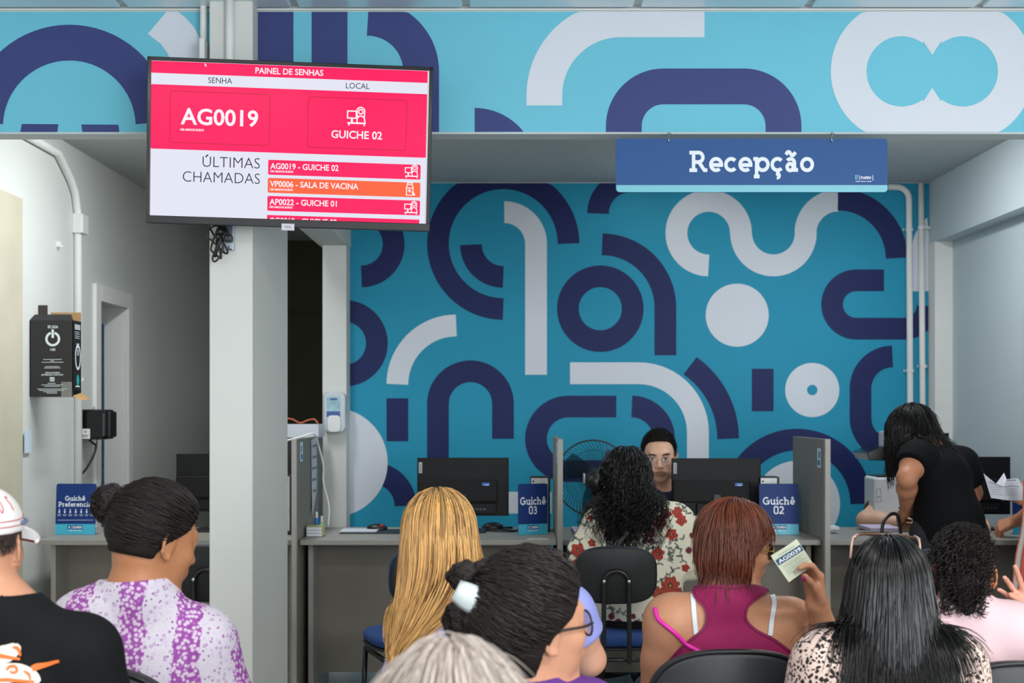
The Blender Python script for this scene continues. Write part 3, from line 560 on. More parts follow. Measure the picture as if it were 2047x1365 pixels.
g = G(); P = [(6.56, 1.235), (6.70, 1.25), (6.71, 1.15), (6.715, .98), (6.66, .93), (6.56, .87), (6.58, 1.0)]
g.add([(dx[1]+.004+.006*(i % 2), y, z) for i, (y, z) in enumerate(P)], [tuple(range(7))]); g.obj('sheet', M('grey translucent paper', (186, 194, 202), .5, var=.12, vs=40), dk)
g = G(); [g.box((dx[1]+.009, 6.59, 1.2-.055*k), (dx[1]+.011, 6.69, 1.212-.055*k)) for k in range(5)]; g.obj('print', M('grey print', (120, 128, 140), .6), dk)
cable([(dx[0]-.12, 6.5, 1.225), (dx[0]-.03, 6.6, 1.25), (dx[1], 6.68, 1.262), (dx[1]+.012, 6.76, 1.2), (dx[1]+.03, 6.8, 1.1), (dx[1]+.03, 6.8, 1.02), (dx[1]+.06, 6.78, .9), (dx[1]+.062, 6.74, .8)], .005, 'white cable hanging over the divider beside the column', m_white)
# white box on a black cabinet behind the first divider
yb_ = 7.55; rk = thing('equipment_rack', 'black equipment case with a white top panel behind the first divider', 'equipment', (-1.27, yb_, 0))
a, b = W(560, 875, yb_), W(637, 848, yb_); G().box((a[0], yb_, a[2]), (b[0], yb_+.25, b[2])).obj('top_panel', M('light grey metal', (196, 202, 212), .4), rk, bevel=.003)
G().box((a[0]+.01, yb_+.01, .75), (b[0]-.01, yb_+.24, a[2])).obj('case', m_blk, rk); G().box((a[0]+.01, yb_+.01, 0), (a[0]+.04, yb_+.24, .75)).box((b[0]-.04, yb_+.01, 0), (b[0]-.01, yb_+.24, .75)).obj('leg', m_blk, rk)
cable([W(572, 843, yb_+.05)+[0, 0, .02], W(585, 838, yb_+.05), W(600, 845, yb_+.05), W(615, 840, yb_+.05), W(628, 838, yb_+.05), W(636, 846, yb_+.05)], .005, 'orange cable lying on top of the grey equipment panel', M('orange cable', (190, 100, 60), .5))
# dispenser on the pillar
yd = 7.95; ds = thing('soap_dispenser', 'white hand sanitiser dispenser on the pillar left of the mural', 'dispenser', W(671, 865, yd))
pd = pxplane(yd); G().slab(rrect(651, 784, 694, 864, 12)[0], lambda p, o: pd(p, 0)-np.array([0, o, 0]), 0, .09).obj('body', M('dispenser grey', (196, 204, 212), .35), ds, bevel=.006)
G().slab(rrect(659, 830, 685, 863, 8)[0], lambda p, o: pd(p, 0)-np.array([0, o, 0]), .09, .11).obj('push_bar', m_white, ds, bevel=.004)
put('label', [rrect(657, 793, 684, 833, 2)], pd, M('dispenser label', (150, 190, 200), .4, var=.35, vs=30), ds, .0905); put('label_band', [rect(657, 822, 684, 833), rect(664, 796, 678, 800)], pd, M('dispenser blue', (60, 90, 150), .4), ds, .0915)
tag(G().box(W(638, 950, 8.0), W(646, 920, 7.97)+[0, .12, 0]).obj('wall_switch', m_white, bevel=.003), 'small white switch plate on the left edge of the pillar', 'switch')
# ------------------------------------------------------------------ left wall things
bx = thing('dispenser_box', 'open black cardboard dispenser box with a white power symbol on the left wall', 'box', (-2.18, 6.4, 1.44))
m_card = M('black printed card', (27, 27, 29), .5, var=.05); m_kraft = M('brown kraft card', (176, 140, 92), .7, var=.06, vs=40)
x0b, x1b, yb0, yb1 = XL+.002, (146-CX)/F*6.38, 6.38, 6.50; z0, z1 = 1.38-(793-HY)/F*6.38, 1.38-(640-HY)/F*6.38
g = G().box((x0b, yb0, z0), (x1b, yb0+.003, z1)).box((x1b-.003, yb0, z0+.03), (x1b, yb1, z1)).box((x0b, yb0, z0), (x0b+.003, yb1, z1)).box((x0b, yb1-.003, z0), (x1b, yb1, z1)); g.obj('carton', m_card, bx)
g = G().add([(x0b, yb0, z1), (x1b, yb0, z1), (x1b-.02, yb0+.04, z1+.03), (x0b+.01, yb0+.04, z1+.03)], [(0, 1, 2, 3)]); g.obj('flap', m_card, bx)
G().box((x0b+.06, yb1-.003, z1), (x1b, yb1, z1+.045)).obj('back_flap', m_kraft, bx); G().box((x0b, yb1-.006, z1), (x0b+.045, yb1-.004, z1+.08)).obj('hanging_tab', M('dark brown card', (58, 48, 40), .6), bx)
G().add([(x1b-.002, yb0, z0+.005), (x1b, yb1, z0+.02), (x1b+.05, yb1-.02, z0-.01), (x1b+.03, yb0+.02, z0-.018)], [(0, 1, 2, 3)]).obj('lower_flap', m_kraft, bx)
G().box((x1b-.055, yb0-.003, z0-.004), (x1b-.005, yb0-.001, z0+.07)).obj('tape', M('clear tape', (180, 180, 176), .15, alpha=.28), bx)
pb = pxplane(yb0); qx = lambda x: 60+x*.22674; qy = lambda y: 590+y*.2271
m_pw = M('white print', (214, 224, 226), .6, var=0); rws = [text('SE LIGA', qx(157), qx(249), qy(290), 5.5, .02), text('USE', qx(178), qx(224), qy(488), 4.5, .02), text('VENDA PROIBIDA', qx(133), qx(265), qy(688), 2.6, .03), text('DISTRIBUIÇÃO GRATUITA', qx(102), qx(295), qy(706), 2.6, .03), rect(qx(176), qy(722), qx(216), qy(758))]
cc = (qx(201), qy(385)); rws += [ribbon(arc(cc[0], cc[1], 12.5, 108, 432, 40), 4.6), ribbon([(cc[0], cc[1]-19), (cc[0], cc[1]-2)], 4.8)]
for y, a_, b_ in ((566, 118, 280), (578, 180, 215), (590, 102, 296), (628, 136, 258), (641, 125, 272), (776, 156, 226), (790, 102, 290), (802, 128, 266), (826, 64, 330), (838, 80, 300), (850, 118, 240), (862, 148, 240)):
    rws.append(rect(qx(a_), qy(y)-.55, qx(b_), qy(y)+.35))
put('print', rws, pb, m_pw, bx, .0012); put('print', [text('K3', qx(182), qx(210), qy(750), 4, .03)], pb, m_card, bx, .0018)
px_ = mkplane((x1b+.001, yb0, 0), (0, 1, 0), (0, 0, 1)); zq = lambda y: 1.38-(qy(y)-HY)/F*6.42
put('print', [rect(.02, zq(265+k*12), .10, zq(258+k*12)) for k in range(4)]+[rect(.02, zq(325+k*18), .09, zq(321+k*18)) for k in range(4)]+[text('ES', .045, .085, zq(460), .02, .02, ydown=False), ribbon([(.065+.035*cos(t), zq(545)+.055*sin(t)) for t in np.linspace(0, 6.28, 24)], .012), ribbon([(.065, zq(475)), (.065, zq(530))], .012), rect(.03, zq(808), .09, zq(796))], px_, m_pw, bx, .001)
put('print', [poly([(.065+.02*cos(t), zq(748)+.028*sin(t)) for t in np.linspace(0, 6, 14)])], px_, M('teal print', (40, 160, 160), .5), bx, .001)
spk = thing('wall_speaker', 'small black router-like box with a white label on the left wall', 'electronics', W(186, 880, 7.08))
ysp = 7.08; qa, qb = W(149, 879, ysp), W(213, 818, ysp); G().box((XL+.002, ysp, qa[2]), (qb[0], ysp+.16, qb[2])).obj('body', m_blkg, spk, bevel=.02, seg=4)
G().box((qb[0]-.012, ysp+.02, qa[2]+.012), (qb[0]+.014, ysp+.14, qb[2]-.012)).obj('front_grille', m_blk, spk, bevel=.008)
G().box(W(161, 877, ysp-.001), W(180, 857, ysp)+[0, 0, 0]).obj('label', m_white, spk); put('print', [poly([(170, 861), (173, 863), (170, 865)]), rect(164, 869, 177, 870), rect(164, 872, 176, 873)], pxplane(ysp), m_blk, spk, .002)
G().cyl(W(188, 818, ysp+.08), W(188, 813, ysp+.08), .005).obj('antenna_stub', m_steel, spk)
cable([W(178, 879, ysp+.05), W(186, 886, ysp+.05), W(192, 892, ysp+.04), W(185, 915, ysp+.02), W(170, 940, ysp), W(155, 956, ysp-.02)], .006, 'black cable hanging from the small black box on the left wall')
cable([W(194, 878, ysp+.06), W(193, 888, ysp+.05), W(189, 896, ysp+.05)], .003, 'short thin cable loop under the small black wall box')
tag(G().box((XL+.0122, 6.28-.0, 1.18), (XL+.014, 6.37, 1.285)).obj('sticker', m_lab), 'small pale blue sticker low on the left wall', 'sticker')
tag(G().box((XL, 6.76, 2.20), (XL+.02, 6.775, 2.225)).cyl((XL, 6.77, 2.2), (XL+.03, 6.77, 2.2), .006).obj('wall_hook', m_white, bevel=.001), 'tiny white hook on the left wall above the black box', 'hook')
# ------------------------------------------------------------------ printers right
yr = 6.72; pr = thing('printer', 'white desktop printer on the far right desk beside the woman in black', 'printer', W(1768, 1045, yr))
a, b = W(1748, 1052, yr), W(1806, 954, yr); G().box((a[0], yr, ZD), (b[0], yr+.2, b[2])).obj('body', M('printer white', (214, 220, 224), .4), pr, bevel=.012)
G().box((a[0]+.015, yr+.01, b[2]-.004), (b[0]-.01, yr+.19, b[2]+.006)).obj('top_lid', m_blk, pr, bevel=.003); put('print', [ribbon([(1752, 977), (1761, 977), (1761, 1003), (1752, 1003), (1752, 977)], .8), rect(1754, 992, 1759, 994)], pxplane(yr), M('grey print', (120, 128, 140), .6), pr, .001)
yr2 = 7.3; sc_ = thing('photo_stand', 'black flat scanner tray on a stand behind the woman in black', 'scanner', W(1775, 960, yr2))
g = G().add([W(1733, 905, yr2), W(1738, 920, yr2), W(1800, 921, yr2), W(1800, 893, yr2), W(1760, 893, yr2), *[q+np.array([0, .3, .0]) for q in (W(1733, 905, yr2), W(1738, 920, yr2), W(1800, 921, yr2), W(1800, 893, yr2), W(1760, 893, yr2))]], [(0, 1, 2, 3, 4), (9, 8, 7, 6, 5), (0, 5, 6, 1), (1, 6, 7, 2), (2, 7, 8, 3), (3, 8, 9, 4), (4, 9, 5, 0)]); g.obj('tray', m_blkg, sc_, bevel=.004)
G().box([(1782-CX)/F*yr2, yr2, 0], W(1800, 921, yr2)+[0, .12, 0]).obj('stand', m_blk, sc_); tag(G().box(W(1767, 893, YB-.13), W(1900, 862, YB-.13)+[0, .126, 0]).obj('white_case', m_white, bevel=.01), 'white rounded box behind the head of the woman in black', 'box')
tag(G().box(W(1655, 1058, 6.5), W(1678, 1053, 6.5)+[.0, .1, 0]).obj('paper_scrap', m_pale), 'small crumpled white slip at the foot of the third divider', 'paper')
# ------------------------------------------------------------------ fan
fy = 7.25; fc = W(1186, 955, fy); R_ = .202
fn = thing('pedestal_fan', 'black pedestal fan behind the second divider and the long haired visitor', 'fan', (fc[0], fy, 0))
u = np.array([1, 0, 0]); v = np.array([0, 0, 1.]); g = G()
ring = lambda r, y: np.array([fc+u*r*cos(t)+v*r*sin(t)+[0, y, 0] for t in np.linspace(0, 2*pi, 48, endpoint=False)])
g.tube(ring(R_, 0), .005, 6, closed=True); g.obj('guard_rim', m_blk, fn, True)
g = G()
for k in range(60):
    t = 2*pi*k/60; pts = []
    for q in np.linspace(0, 1, 7):
        r = .05+(R_-.05)*q; a2 = t+.5*q; pts.append(fc+u*r*cos(a2)+v*r*sin(a2)+[0, -.07*(1-q**2), 0])
    g.tube(pts, .0011, 3, cap=False); g.tube([p*[1, -1, 1]+[0, 2*fy, 0] for p in pts], .0011, 3, cap=False)
for r in (.09, .15): g.tube(ring(r, -.07*(1-((r-.05)/(R_-.05))**2)), .0012, 3, closed=True)
tag(g.obj('guard_wires', m_blk, fn), kind='stuff')
for k in range(3):
    g = G(); t0 = 2*pi*k/3+.4; V = []
    for i in range(7):
        r = .03+.145*i/6
        for j in range(5): a2 = t0+(j/4-.5)*(1.3-.35*i/6)+.25*i/6; V.append(fc+u*r*cos(a2)+v*r*sin(a2)+[0, (j/4-.5)*.05, 0])
    g.add(V, [(i*5+j, i*5+j+1, (i+1)*5+j+1, (i+1)*5+j) for i in range(6) for j in range(4)]); g.obj('blade', M('smoky translucent blade', (16, 40, 50), .25, alpha=.75), fn, True)
G().cyl(fc+[0, -.075, 0], fc+[0, -.03, 0], .05, .055, 24).obj('hub_badge', m_blk, fn, True, bevel=.006)
G().cyl(fc+[-.0, -.2, -.01], fc+[0, -.075, 0], .055, .062, 20).sph(fc+[0, -.2, -.01], (.055, .05, .055), 16, 10).obj('motor_housing', m_blk, fn, True)
g = G(); [g.box(fc+[-.062+.002, -.19+.014*k, -.02], fc+[-.055, -.184+.014*k, .03]) for k in range(7)]; g.obj('vent', m_met, fn)
G().cyl(fc+[0, -.1, -.06], (fc[0], fy-.1, .04), .016).obj('pole', m_blk, fn, True); G().cyl((fc[0], fy-.1, .0), (fc[0], fy-.1, .04), .2, .17, 28).obj('base', m_blk, fn, True, bevel=.004)
# ------------------------------------------------------------------ office chairs
m_cb = M('black moulded shell', (20, 21, 24), .55, var=.05, bump=.1, bs=500); m_blu = M('blue woven upholstery', (26, 62, 122), .85, var=.08, vs=90, bump=.2, bs=900); m_tub = M('black enamelled tube', (20, 20, 22), .28)
def superell(w_, h_, n_=40, e=3.2): return [(math.copysign(abs(cos(t))**(2/e), cos(t))*w_/2, math.copysign(abs(sin(t))**(2/e), sin(t))*h_/2) for t in np.linspace(0, 2*pi, n_, endpoint=False)]
def pad(outl, P, d0, d1, inset=.012, levels=4):
    """cushion: stack of outlines swelling and closing"""
    g = G(); n_ = len(outl); L_ = [(0, inset), (.25, .002), (.7, 0.), (1, inset*.7)]; o = np.array(outl); V = []
    for f_, ins in L_: V += list(P(o*(1-ins/np.abs(o).max()*1.5), d0+(d1-d0)*f_))
    V += [P(np.zeros((1, 2)), d0)[0], P(np.zeros((1, 2)), d1+.004)[0]]; m = len(L_)
    Fs = [(i*n_+k, i*n_+(k+1) % n_, (i+1)*n_+(k+1) % n_, (i+1)*n_+k) for i in range(m-1) for k in range(n_)]
    Fs += [(m*n_, (k+1) % n_, k) for k in range(n_)]+[(m*n_+1, (m-1)*n_+k, (m-1)*n_+(k+1) % n_) for k in range(n_)]
    return g.add(V, Fs)
def make_chair(label, loc, rz, grp='blue and black visitor chairs at the desks'):
    t = thing('visitor_chair', label, 'chair', loc, rz, grp)   # faces +Y at rz = 0
    def bk(p, d): p = np.asarray(p); return np.stack([p[:, 0], -.21+d-.10*p[:, 1]-.6*p[:, 0]**2*(-1)*.5, .715+p[:, 1]], 1)
    o = superell(.335, .235)
    pad(o, bk, -.022, 0).obj('back_shell', m_cb, t, True, local=True); pad(np.array(o)*.985, bk, -.001, .035).obj('back_cushion', m_blu, t, True, local=True)
    st = lambda p, d: np.stack([np.asarray(p)[:, 0], .03+np.asarray(p)[:, 1], .40+d+0*np.asarray(p)[:, 0]], 1)
    s_ = superell(.40, .42); pad(s_, st, 0, .015).obj('seat_shell', m_cb, t, True, local=True); pad(s_, st, .014, .06).obj('seat', m_blu, t, True, local=True)
    y_ = -.245; r = .0095; hw = .05
    G().tube(bez([(-hw-.004, y_+.03, .36), (-hw-.002, y_, .43), (-hw, y_-.0, .60), (-hw, y_, .685), (-hw*.7, y_, .722), (0, y_, .735), (hw*.7, y_, .722), (hw, y_, .685), (hw, y_, .60), (hw+.002, y_, .43), (hw+.004, y_+.03, .36)], 5), r, 8).obj('back_support', m_tub, t, True, local=True)
    for s in (-1, 1): G().sph((s*hw, y_-.009, .715-.02), (.008, .005, .008), 10, 6).obj('bolt', m_steel, t, True, local=True)
    for s in (-1, 1):
        for y in (-.2, .2): G().cyl((s*.165, y, .37), (s*.175, y*1.1, .01), .011).obj('leg', m_tub, t, True, local=True)
        G().cyl((s*.165, -.2, .37), (s*.165, .2, .37), .011).obj('frame_rail', m_tub, t, True, local=True)
    for y, z in ((-.2, .37), (.2, .37), (-.21, .20)): G().cyl((-.17, y, z), (.17, y, z), .010).obj('frame_rail', m_tub, t, True, local=True)
    z = .80; q = G().box((-.022, -.229-.01, z-.003), (.022, -.2265-.004, z+.010), R=rotx(.1)); q.obj('asset_sticker', m_bstk, t, local=True); G().box((-.008, -.2395, z), (.014, -.2385, z+.004), R=rotx(.1)).obj('print', m_ink, t, local=True)
    return t
def copy_tree(o, label, loc, rz):
    c = o.copy(); COL.objects.link(c); c.location = loc; c.rotation_euler = (0, 0, rz); c['label'] = label
    for ch in list(o.children): d = ch.copy(); COL.objects.link(d); d.parent = c
    return c
ch0 = make_chair('blue and black chair under the visitor in the floral blouse', ((1231-CX)/F*5.45, 5.66, 0), 0)
copy_tree(ch0, 'blue and black chair left of the fair haired woman, blue seat edge showing', (-.40, 5.62, 0), radians(20))
copy_tree(ch0, 'blue and black chair between the column and the woman in the purple print blouse', (-1.24, 5.72, 0), 0)
copy_tree(ch0, 'navy backed chair in front of the far right desk behind the curly haired child', (1.78, 5.6, 0), radians(-8))
# waiting chairs (black padded backs)
m_lea = M('black vinyl upholstery', (40, 43, 47), .45, var=.08, vs=8, bump=.06)
def wait_chair(label, loc, rz, first=None):
    if first: return copy_tree(first, label, loc, rz)
    t = thing('waiting_chair', label, 'chair', loc, rz, 'black padded waiting chairs')
    def bk(p, d): p = np.asarray(p); return np.stack([p[:, 0], -.24+d-.08*p[:, 1]+.5*p[:, 0]**2, .60+p[:, 1]], 1)
    o = superell(.45, .34, 56, 2.7); pad(o, bk, -.03, 0, .02).obj('back_shell', m_lea, t, True, local=True); pad(np.array(o)*.97, bk, -.004, .03).obj('back_cushion', m_lea, t, True, local=True)
    pts = [bk(np.array([q]), -.028)[0] for q in np.array(o)*.975]; G().tube(pts, .005, 6, closed=True).obj('piping', m_blk, t, True, local=True)
    st = lambda p, d: np.stack([np.asarray(p)[:, 0], .02+np.asarray(p)[:, 1], .38+d+0*np.asarray(p)[:, 0]], 1)
    pad(superell(.47, .45), st, 0, .06).obj('seat', m_lea, t, True, local=True)
    G().box((-.03, -.28, .33), (.03, -.25, .55)).obj('back_bar', m_tub, t, bevel=.004, local=True)
    for s in (-1, 1):
        for y in (-.22, .22): G().cyl((s*.2, y, .38), (s*.21, y, 0), .012).obj('leg', m_tub, t, True, local=True)
    return t
# ================================================================== signed-distance bodies
def smin(a, b, k): h = np.clip(.5+.5*(b-a)/k, 0, 1); return b*(1-h)+a*h-k*h*(1-h)
def smax(a, b, k): return -smin(-a, -b, k)
def d_ell(P, c, r, R=None):
    Q = P-c
    if R is not None: Q = Q@R
    k0 = np.sqrt(((Q/r)**2).sum(-1)); k1 = np.sqrt(((Q/(r*r))**2).sum(-1))+1e-9; return k0*(k0-1)/k1
def d_cap(P, a, b, ra, rb, flat=False):
    ab = b-a; L2 = ab@ab; t = ((P-a)@ab)/L2; tc = np.clip(t, 0, 1); d = np.sqrt(((P-a-tc[..., None]*ab)**2).sum(-1))-(ra+(rb-ra)*tc)
    if flat: d = np.maximum(d, (t-1)*math.sqrt(L2))
    return d
def E_(c, r, R=None, k=.02, op='u'): return ('e', np.array(c, float), np.broadcast_to(np.array(r, float), (3,)), R, k, op)
def C_(a, b, ra, rb, k=.02, op='u', flat=False): return ('c', np.array(a, float), np.array(b, float), (ra, rb, flat), k, op)
def ev(prims, P):
    P = np.asarray(P)
    if P.ndim == 2 and len(P) > 6000 and len(prims) > 8:     # work block by block, dropping what is too far away to matter
        o = np.empty(len(P)); S_ = 1024; st = list(range(0, len(P), S_)); ce_ = np.array([(P[s:s+S_].max(0)+P[s:s+S_].min(0))/2 for s in st]); ra_ = np.array([np.linalg.norm(P[s:s+S_].max(0)-P[s:s+S_].min(0))/2 for s in st])
        D = np.array([(d_ell(ce_, p[1], p[2], p[3]) if p[0] == 'e' else d_cap(ce_, p[1], p[2], p[3][0], p[3][1])) for p in prims]); un = np.array([p[5] == 'u' for p in prims])
        best = D[un].min(0); keep = np.where(un[:, None], D < best+2*ra_+.07, D < ra_*1.5+.03)
        for j, s in enumerate(st): o[s:s+S_] = ev_([p for i, p in enumerate(prims) if keep[i, j]], P[s:s+S_])
        return o
    return ev_(prims, P)
def ev_(prims, P):
    d = None
    for p in prims:
        q = d_ell(P, p[1], p[2], p[3]) if p[0] == 'e' else d_cap(P, p[1], p[2], *p[3])
        k, op = p[4], p[5]
        if d is None: d = q
        elif op == 'u': d = smin(d, q, k)
        else: d = smax(d, -q, k)
    return d
def bounds(prims, m=.03):
    lo = np.full(3, 1e9); hi = -lo
    for p in prims:
        if p[5] != 'u': continue
        if p[0] == 'e': r = p[2].max(); lo = np.minimum(lo, p[1]-r); hi = np.maximum(hi, p[1]+r)
        else: r = max(p[3][:2]); lo = np.minimum(lo, np.minimum(p[1], p[2])-r); hi = np.maximum(hi, np.maximum(p[1], p[2])+r)
    return lo-m, hi+m
def surf(fn, lo, hi, h):
    B = 8; lo = np.array(lo, float); n = (np.ceil((np.array(hi)-lo)/h).astype(int)//B+1)*B; nb = n//B
    bi = np.stack(np.meshgrid(*[np.arange(k) for k in nb], indexing='ij'), -1).reshape(-1, 3)
    bc = lo+(bi*B+(B-1)/2)*h; db = fn(bc); act = np.abs(db) < B*h*.87*1.35+.012
    Fd = np.repeat(np.repeat(np.repeat(db.reshape(nb), B, 0), B, 1), B, 2).astype(np.float32)
    o = np.stack(np.meshgrid(*[np.arange(B)]*3, indexing='ij'), -1).reshape(-1, 3)
    pi_ = (bi[act][:, None]*B+o[None]).reshape(-1, 3)
    for s in range(0, len(pi_), 400000):
        q = pi_[s:s+400000]; Fd[q[:, 0], q[:, 1], q[:, 2]] = fn(lo+q*h)
    S = Fd < 0; c = np.zeros(tuple(n-1), np.int8)
    for dx_ in (0, 1):
        for dy in (0, 1):
            for dz in (0, 1): c += S[dx_:n[0]-1+dx_, dy:n[1]-1+dy, dz:n[2]-1+dz]
    cells = np.argwhere((c > 0) & (c < 8)); vid = np.full(tuple(n-1), -1, np.int32); vid[tuple(cells.T)] = np.arange(len(cells))
    acc = np.zeros((len(cells), 3)); cnt = np.zeros(len(cells))
    cor = np.array([[x, y, z] for x in (0, 1) for y in (0, 1) for z in (0, 1)]); ed = [(i, j) for i in range(8) for j in range(i+1, 8) if np.abs(cor[i]-cor[j]).sum() == 1]
    val = [Fd[tuple((cells+k).T)] for k in cor]
    for i, j in ed:
        a, b = val[i], val[j]; m = (a < 0) != (b < 0); t = np.where(m, a/(a-b+1e-20), 0)[:, None]
        acc += np.where(m[:, None], cor[i]+(cor[j]-cor[i])*t, 0); cnt += m
    V = lo+(cells+acc/cnt[:, None])*h; Q = []
    for ax in range(3):
        u, v = (ax+1) % 3, (ax+2) % 3; sl = [slice(None)]*3; s2 = [slice(None)]*3; sl[ax] = slice(0, -1); s2[ax] = slice(1, None)
        e = np.argwhere(S[tuple(sl)] != S[tuple(s2)]); e = e[(e[:, u] > 0) & (e[:, v] > 0) & (e[:, u] < n[u]-1) & (e[:, v] < n[v]-1) & (e[:, ax] < n[ax]-1)]
        if not len(e): continue
        eu = np.eye(3, dtype=int)[u]; evv = np.eye(3, dtype=int)[v]
        q = np.stack([vid[tuple((e-eu-evv).T)], vid[tuple((e-evv).T)], vid[tuple(e.T)], vid[tuple((e-eu).T)]], 1)
        fl = ~S[tuple(e.T)]; q[fl] = q[fl][:, ::-1]; Q.append(q)
    Q = np.vstack(Q); Q = Q[(Q >= 0).all(1)]; return V, Q
def relax(V, Q, it=1):
    for _ in range(it):
        a = np.zeros_like(V); c = np.zeros(len(V))
        for i in range(4):
            for j in (1, 3): np.add.at(a, Q[:, i], V[Q[:, (i+j) % 4]]); np.add.at(c, Q[:, i], 1)
        V = V*.5+.5*a/np.maximum(c, 1)[:, None]
    return V
def grad(fn, P, e=.003):
    d = fn(P); g = np.stack([fn(P+np.eye(3)[i]*e)-d for i in range(3)], -1); return d, g/(np.linalg.norm(g, axis=-1, keepdims=True)+1e-9)
def wob(P, s, seed=0):
    r = np.random.default_rng(seed); o = 0
    for i in range(5): k = r.normal(size=3); k = k/np.linalg.norm(k)*s*(1+.5*i); o = o+np.sin(P@k+r.uniform(0, 6))/(1+.5*i)
    return o/2.5
# ------------------------------------------------------------------ head, limbs, hands
class Head:
    def __init__(s, c, yaw=0, pitch=0, roll=0, sc=1.):
        """yaw: degrees to the right of straight away from the camera; pitch up positive"""
        s.c = np.array(c, float); s.R = rotz(-radians(yaw))@rotx(radians(pitch))@roty(radians(roll)); s.s = sc
    def w(s, p): return s.c+s.s*(np.asarray(p, float)@s.R.T)
    def l(s, P): return ((P-s.c)@s.R)/s.s
    def e(s, c, r, k=.012, op='u', R=None): return E_(s.w(c), np.array(r, float)*s.s, s.R if R is None else s.R@R, k*s.s, op)
    def cc(s, a, b, ra, rb, k=.01, op='u'): return C_(s.w(a), s.w(b), ra*s.s, rb*s.s, k*s.s, op)
    def prims(s, fine=True, male=False):
        o = [s.e((0, -.012, .035), (.073, .095, .086)), s.e((0, .03, -.02), (.064, .060, .078), .03), s.e((0, .028, -.066), (.052+.005*male, .052, .046), .028), s.e((0, .066, -.1), (.022, .018, .016), .025),
             s.e((0, -.03, -.03), (.062, .06, .06), .03)]
        for q in (-1, 1):
            o += [s.e((q*.040, .052, -.024), (.025, .024, .022), .02), s.e((q*.073, -.010, -.006), (.007, .017, .028), .006), s.e((q*.078, -.008, -.034), (.005, .008, .009), .004)]
            er = [(q*(.075+.011*max(0, -cos(a))), -.012+.020*cos(a), -.003+.030*sin(a)-.004*(a > 3.6)) for a in np.linspace(.55, 4.3, 7)]; o += [s.cc(er[i], er[i+1], .0045, .0045, .003) for i in range(6)]
        o += [s.cc((-.030, .077, .026), (.030, .077, .026), .012, .012, .016)]
        for q in (-1, 1): o += [s.e((q*.031, .095, .004), (.017, .018, .012), .008, 's'), s.e((q*.031, .0725, .002), (.0145, .014, .0125), .004), s.e((q*.031, .0785, .010), (.015, .009, .005), .004)]
        o += [s.cc((0, .084, .01), (0, .105, -.028), .008, .011, .010), s.e((0, .100, -.032), (.012, .012, .010), .008)]
        for q in (-1, 1): o += [s.e((q*.012, .092, -.035), (.009, .011, .008), .006), s.e((q*.007, .1, -.043), (.004, .005, .004), .004, 's')]
        o += [s.e((0, .080, -.060), (.03, .012, .018), .014), s.e((0, .088, -.059), (.023, .008, .0048), .005), s.e((0, .087, -.069), (.019, .009, .0055), .005), s.e((0, .099, -.0638), (.022, .006, .0012), .003, 's')]
        return o
def neck(H, nb, r=.052): a = H.w((0, -.025, -.06)); return [C_(a, nb, r*H.s, r*1.12, .03)]
def torso(nb, sl, sr, pel, dep=.11, fat=1., k=.06):
    nb, sl, sr, pel = [np.array(q, float) for q in (nb, sl, sr, pel)]; m = (sl+sr)/2; sw = np.linalg.norm(sr-sl); up = nb-pel; L_ = np.linalg.norm(up); yaw = math.atan2(sr[1]-sl[1], sr[0]-sl[0]); R = rotz(yaw)
    fw = R@np.array([0, 1., 0]); ch = m*.75+pel*.25-fw*.0+fw*.01; wa = m*.40+pel*.60+fw*.005
    return [E_(ch, (sw*.50*fat, dep, L_*.36), R, k), E_(wa, (sw*.44*fat, dep*.98*fat, L_*.33), R, k), E_(pel, (sw*.50*fat, dep*1.15*fat, .13), R, k),
            C_(nb+[0, 0, .0], sl*.85+nb*.15, .048, .05, .045), C_(nb, sr*.85+nb*.15, .048, .05, .045), E_(sl, (.056*fat,)*3, None, .045), E_(sr, (.056*fat,)*3, None, .045)]
def arm(sh, el, wr, r=1.):
    sh, el, wr = [np.array(q, float) for q in (sh, el, wr)]; m = sh*.55+el*.45; f = el*.68+wr*.32
    return [C_(sh, m, .052*r, .047*r, .035), C_(m, el, .047*r, .037*r, .02), C_(el, f, .038*r, .038*r, .02), C_(f, wr, .038*r, .0245*r, .02), E_(wr, (.026*r, .022*r, .024*r), None, .015)]
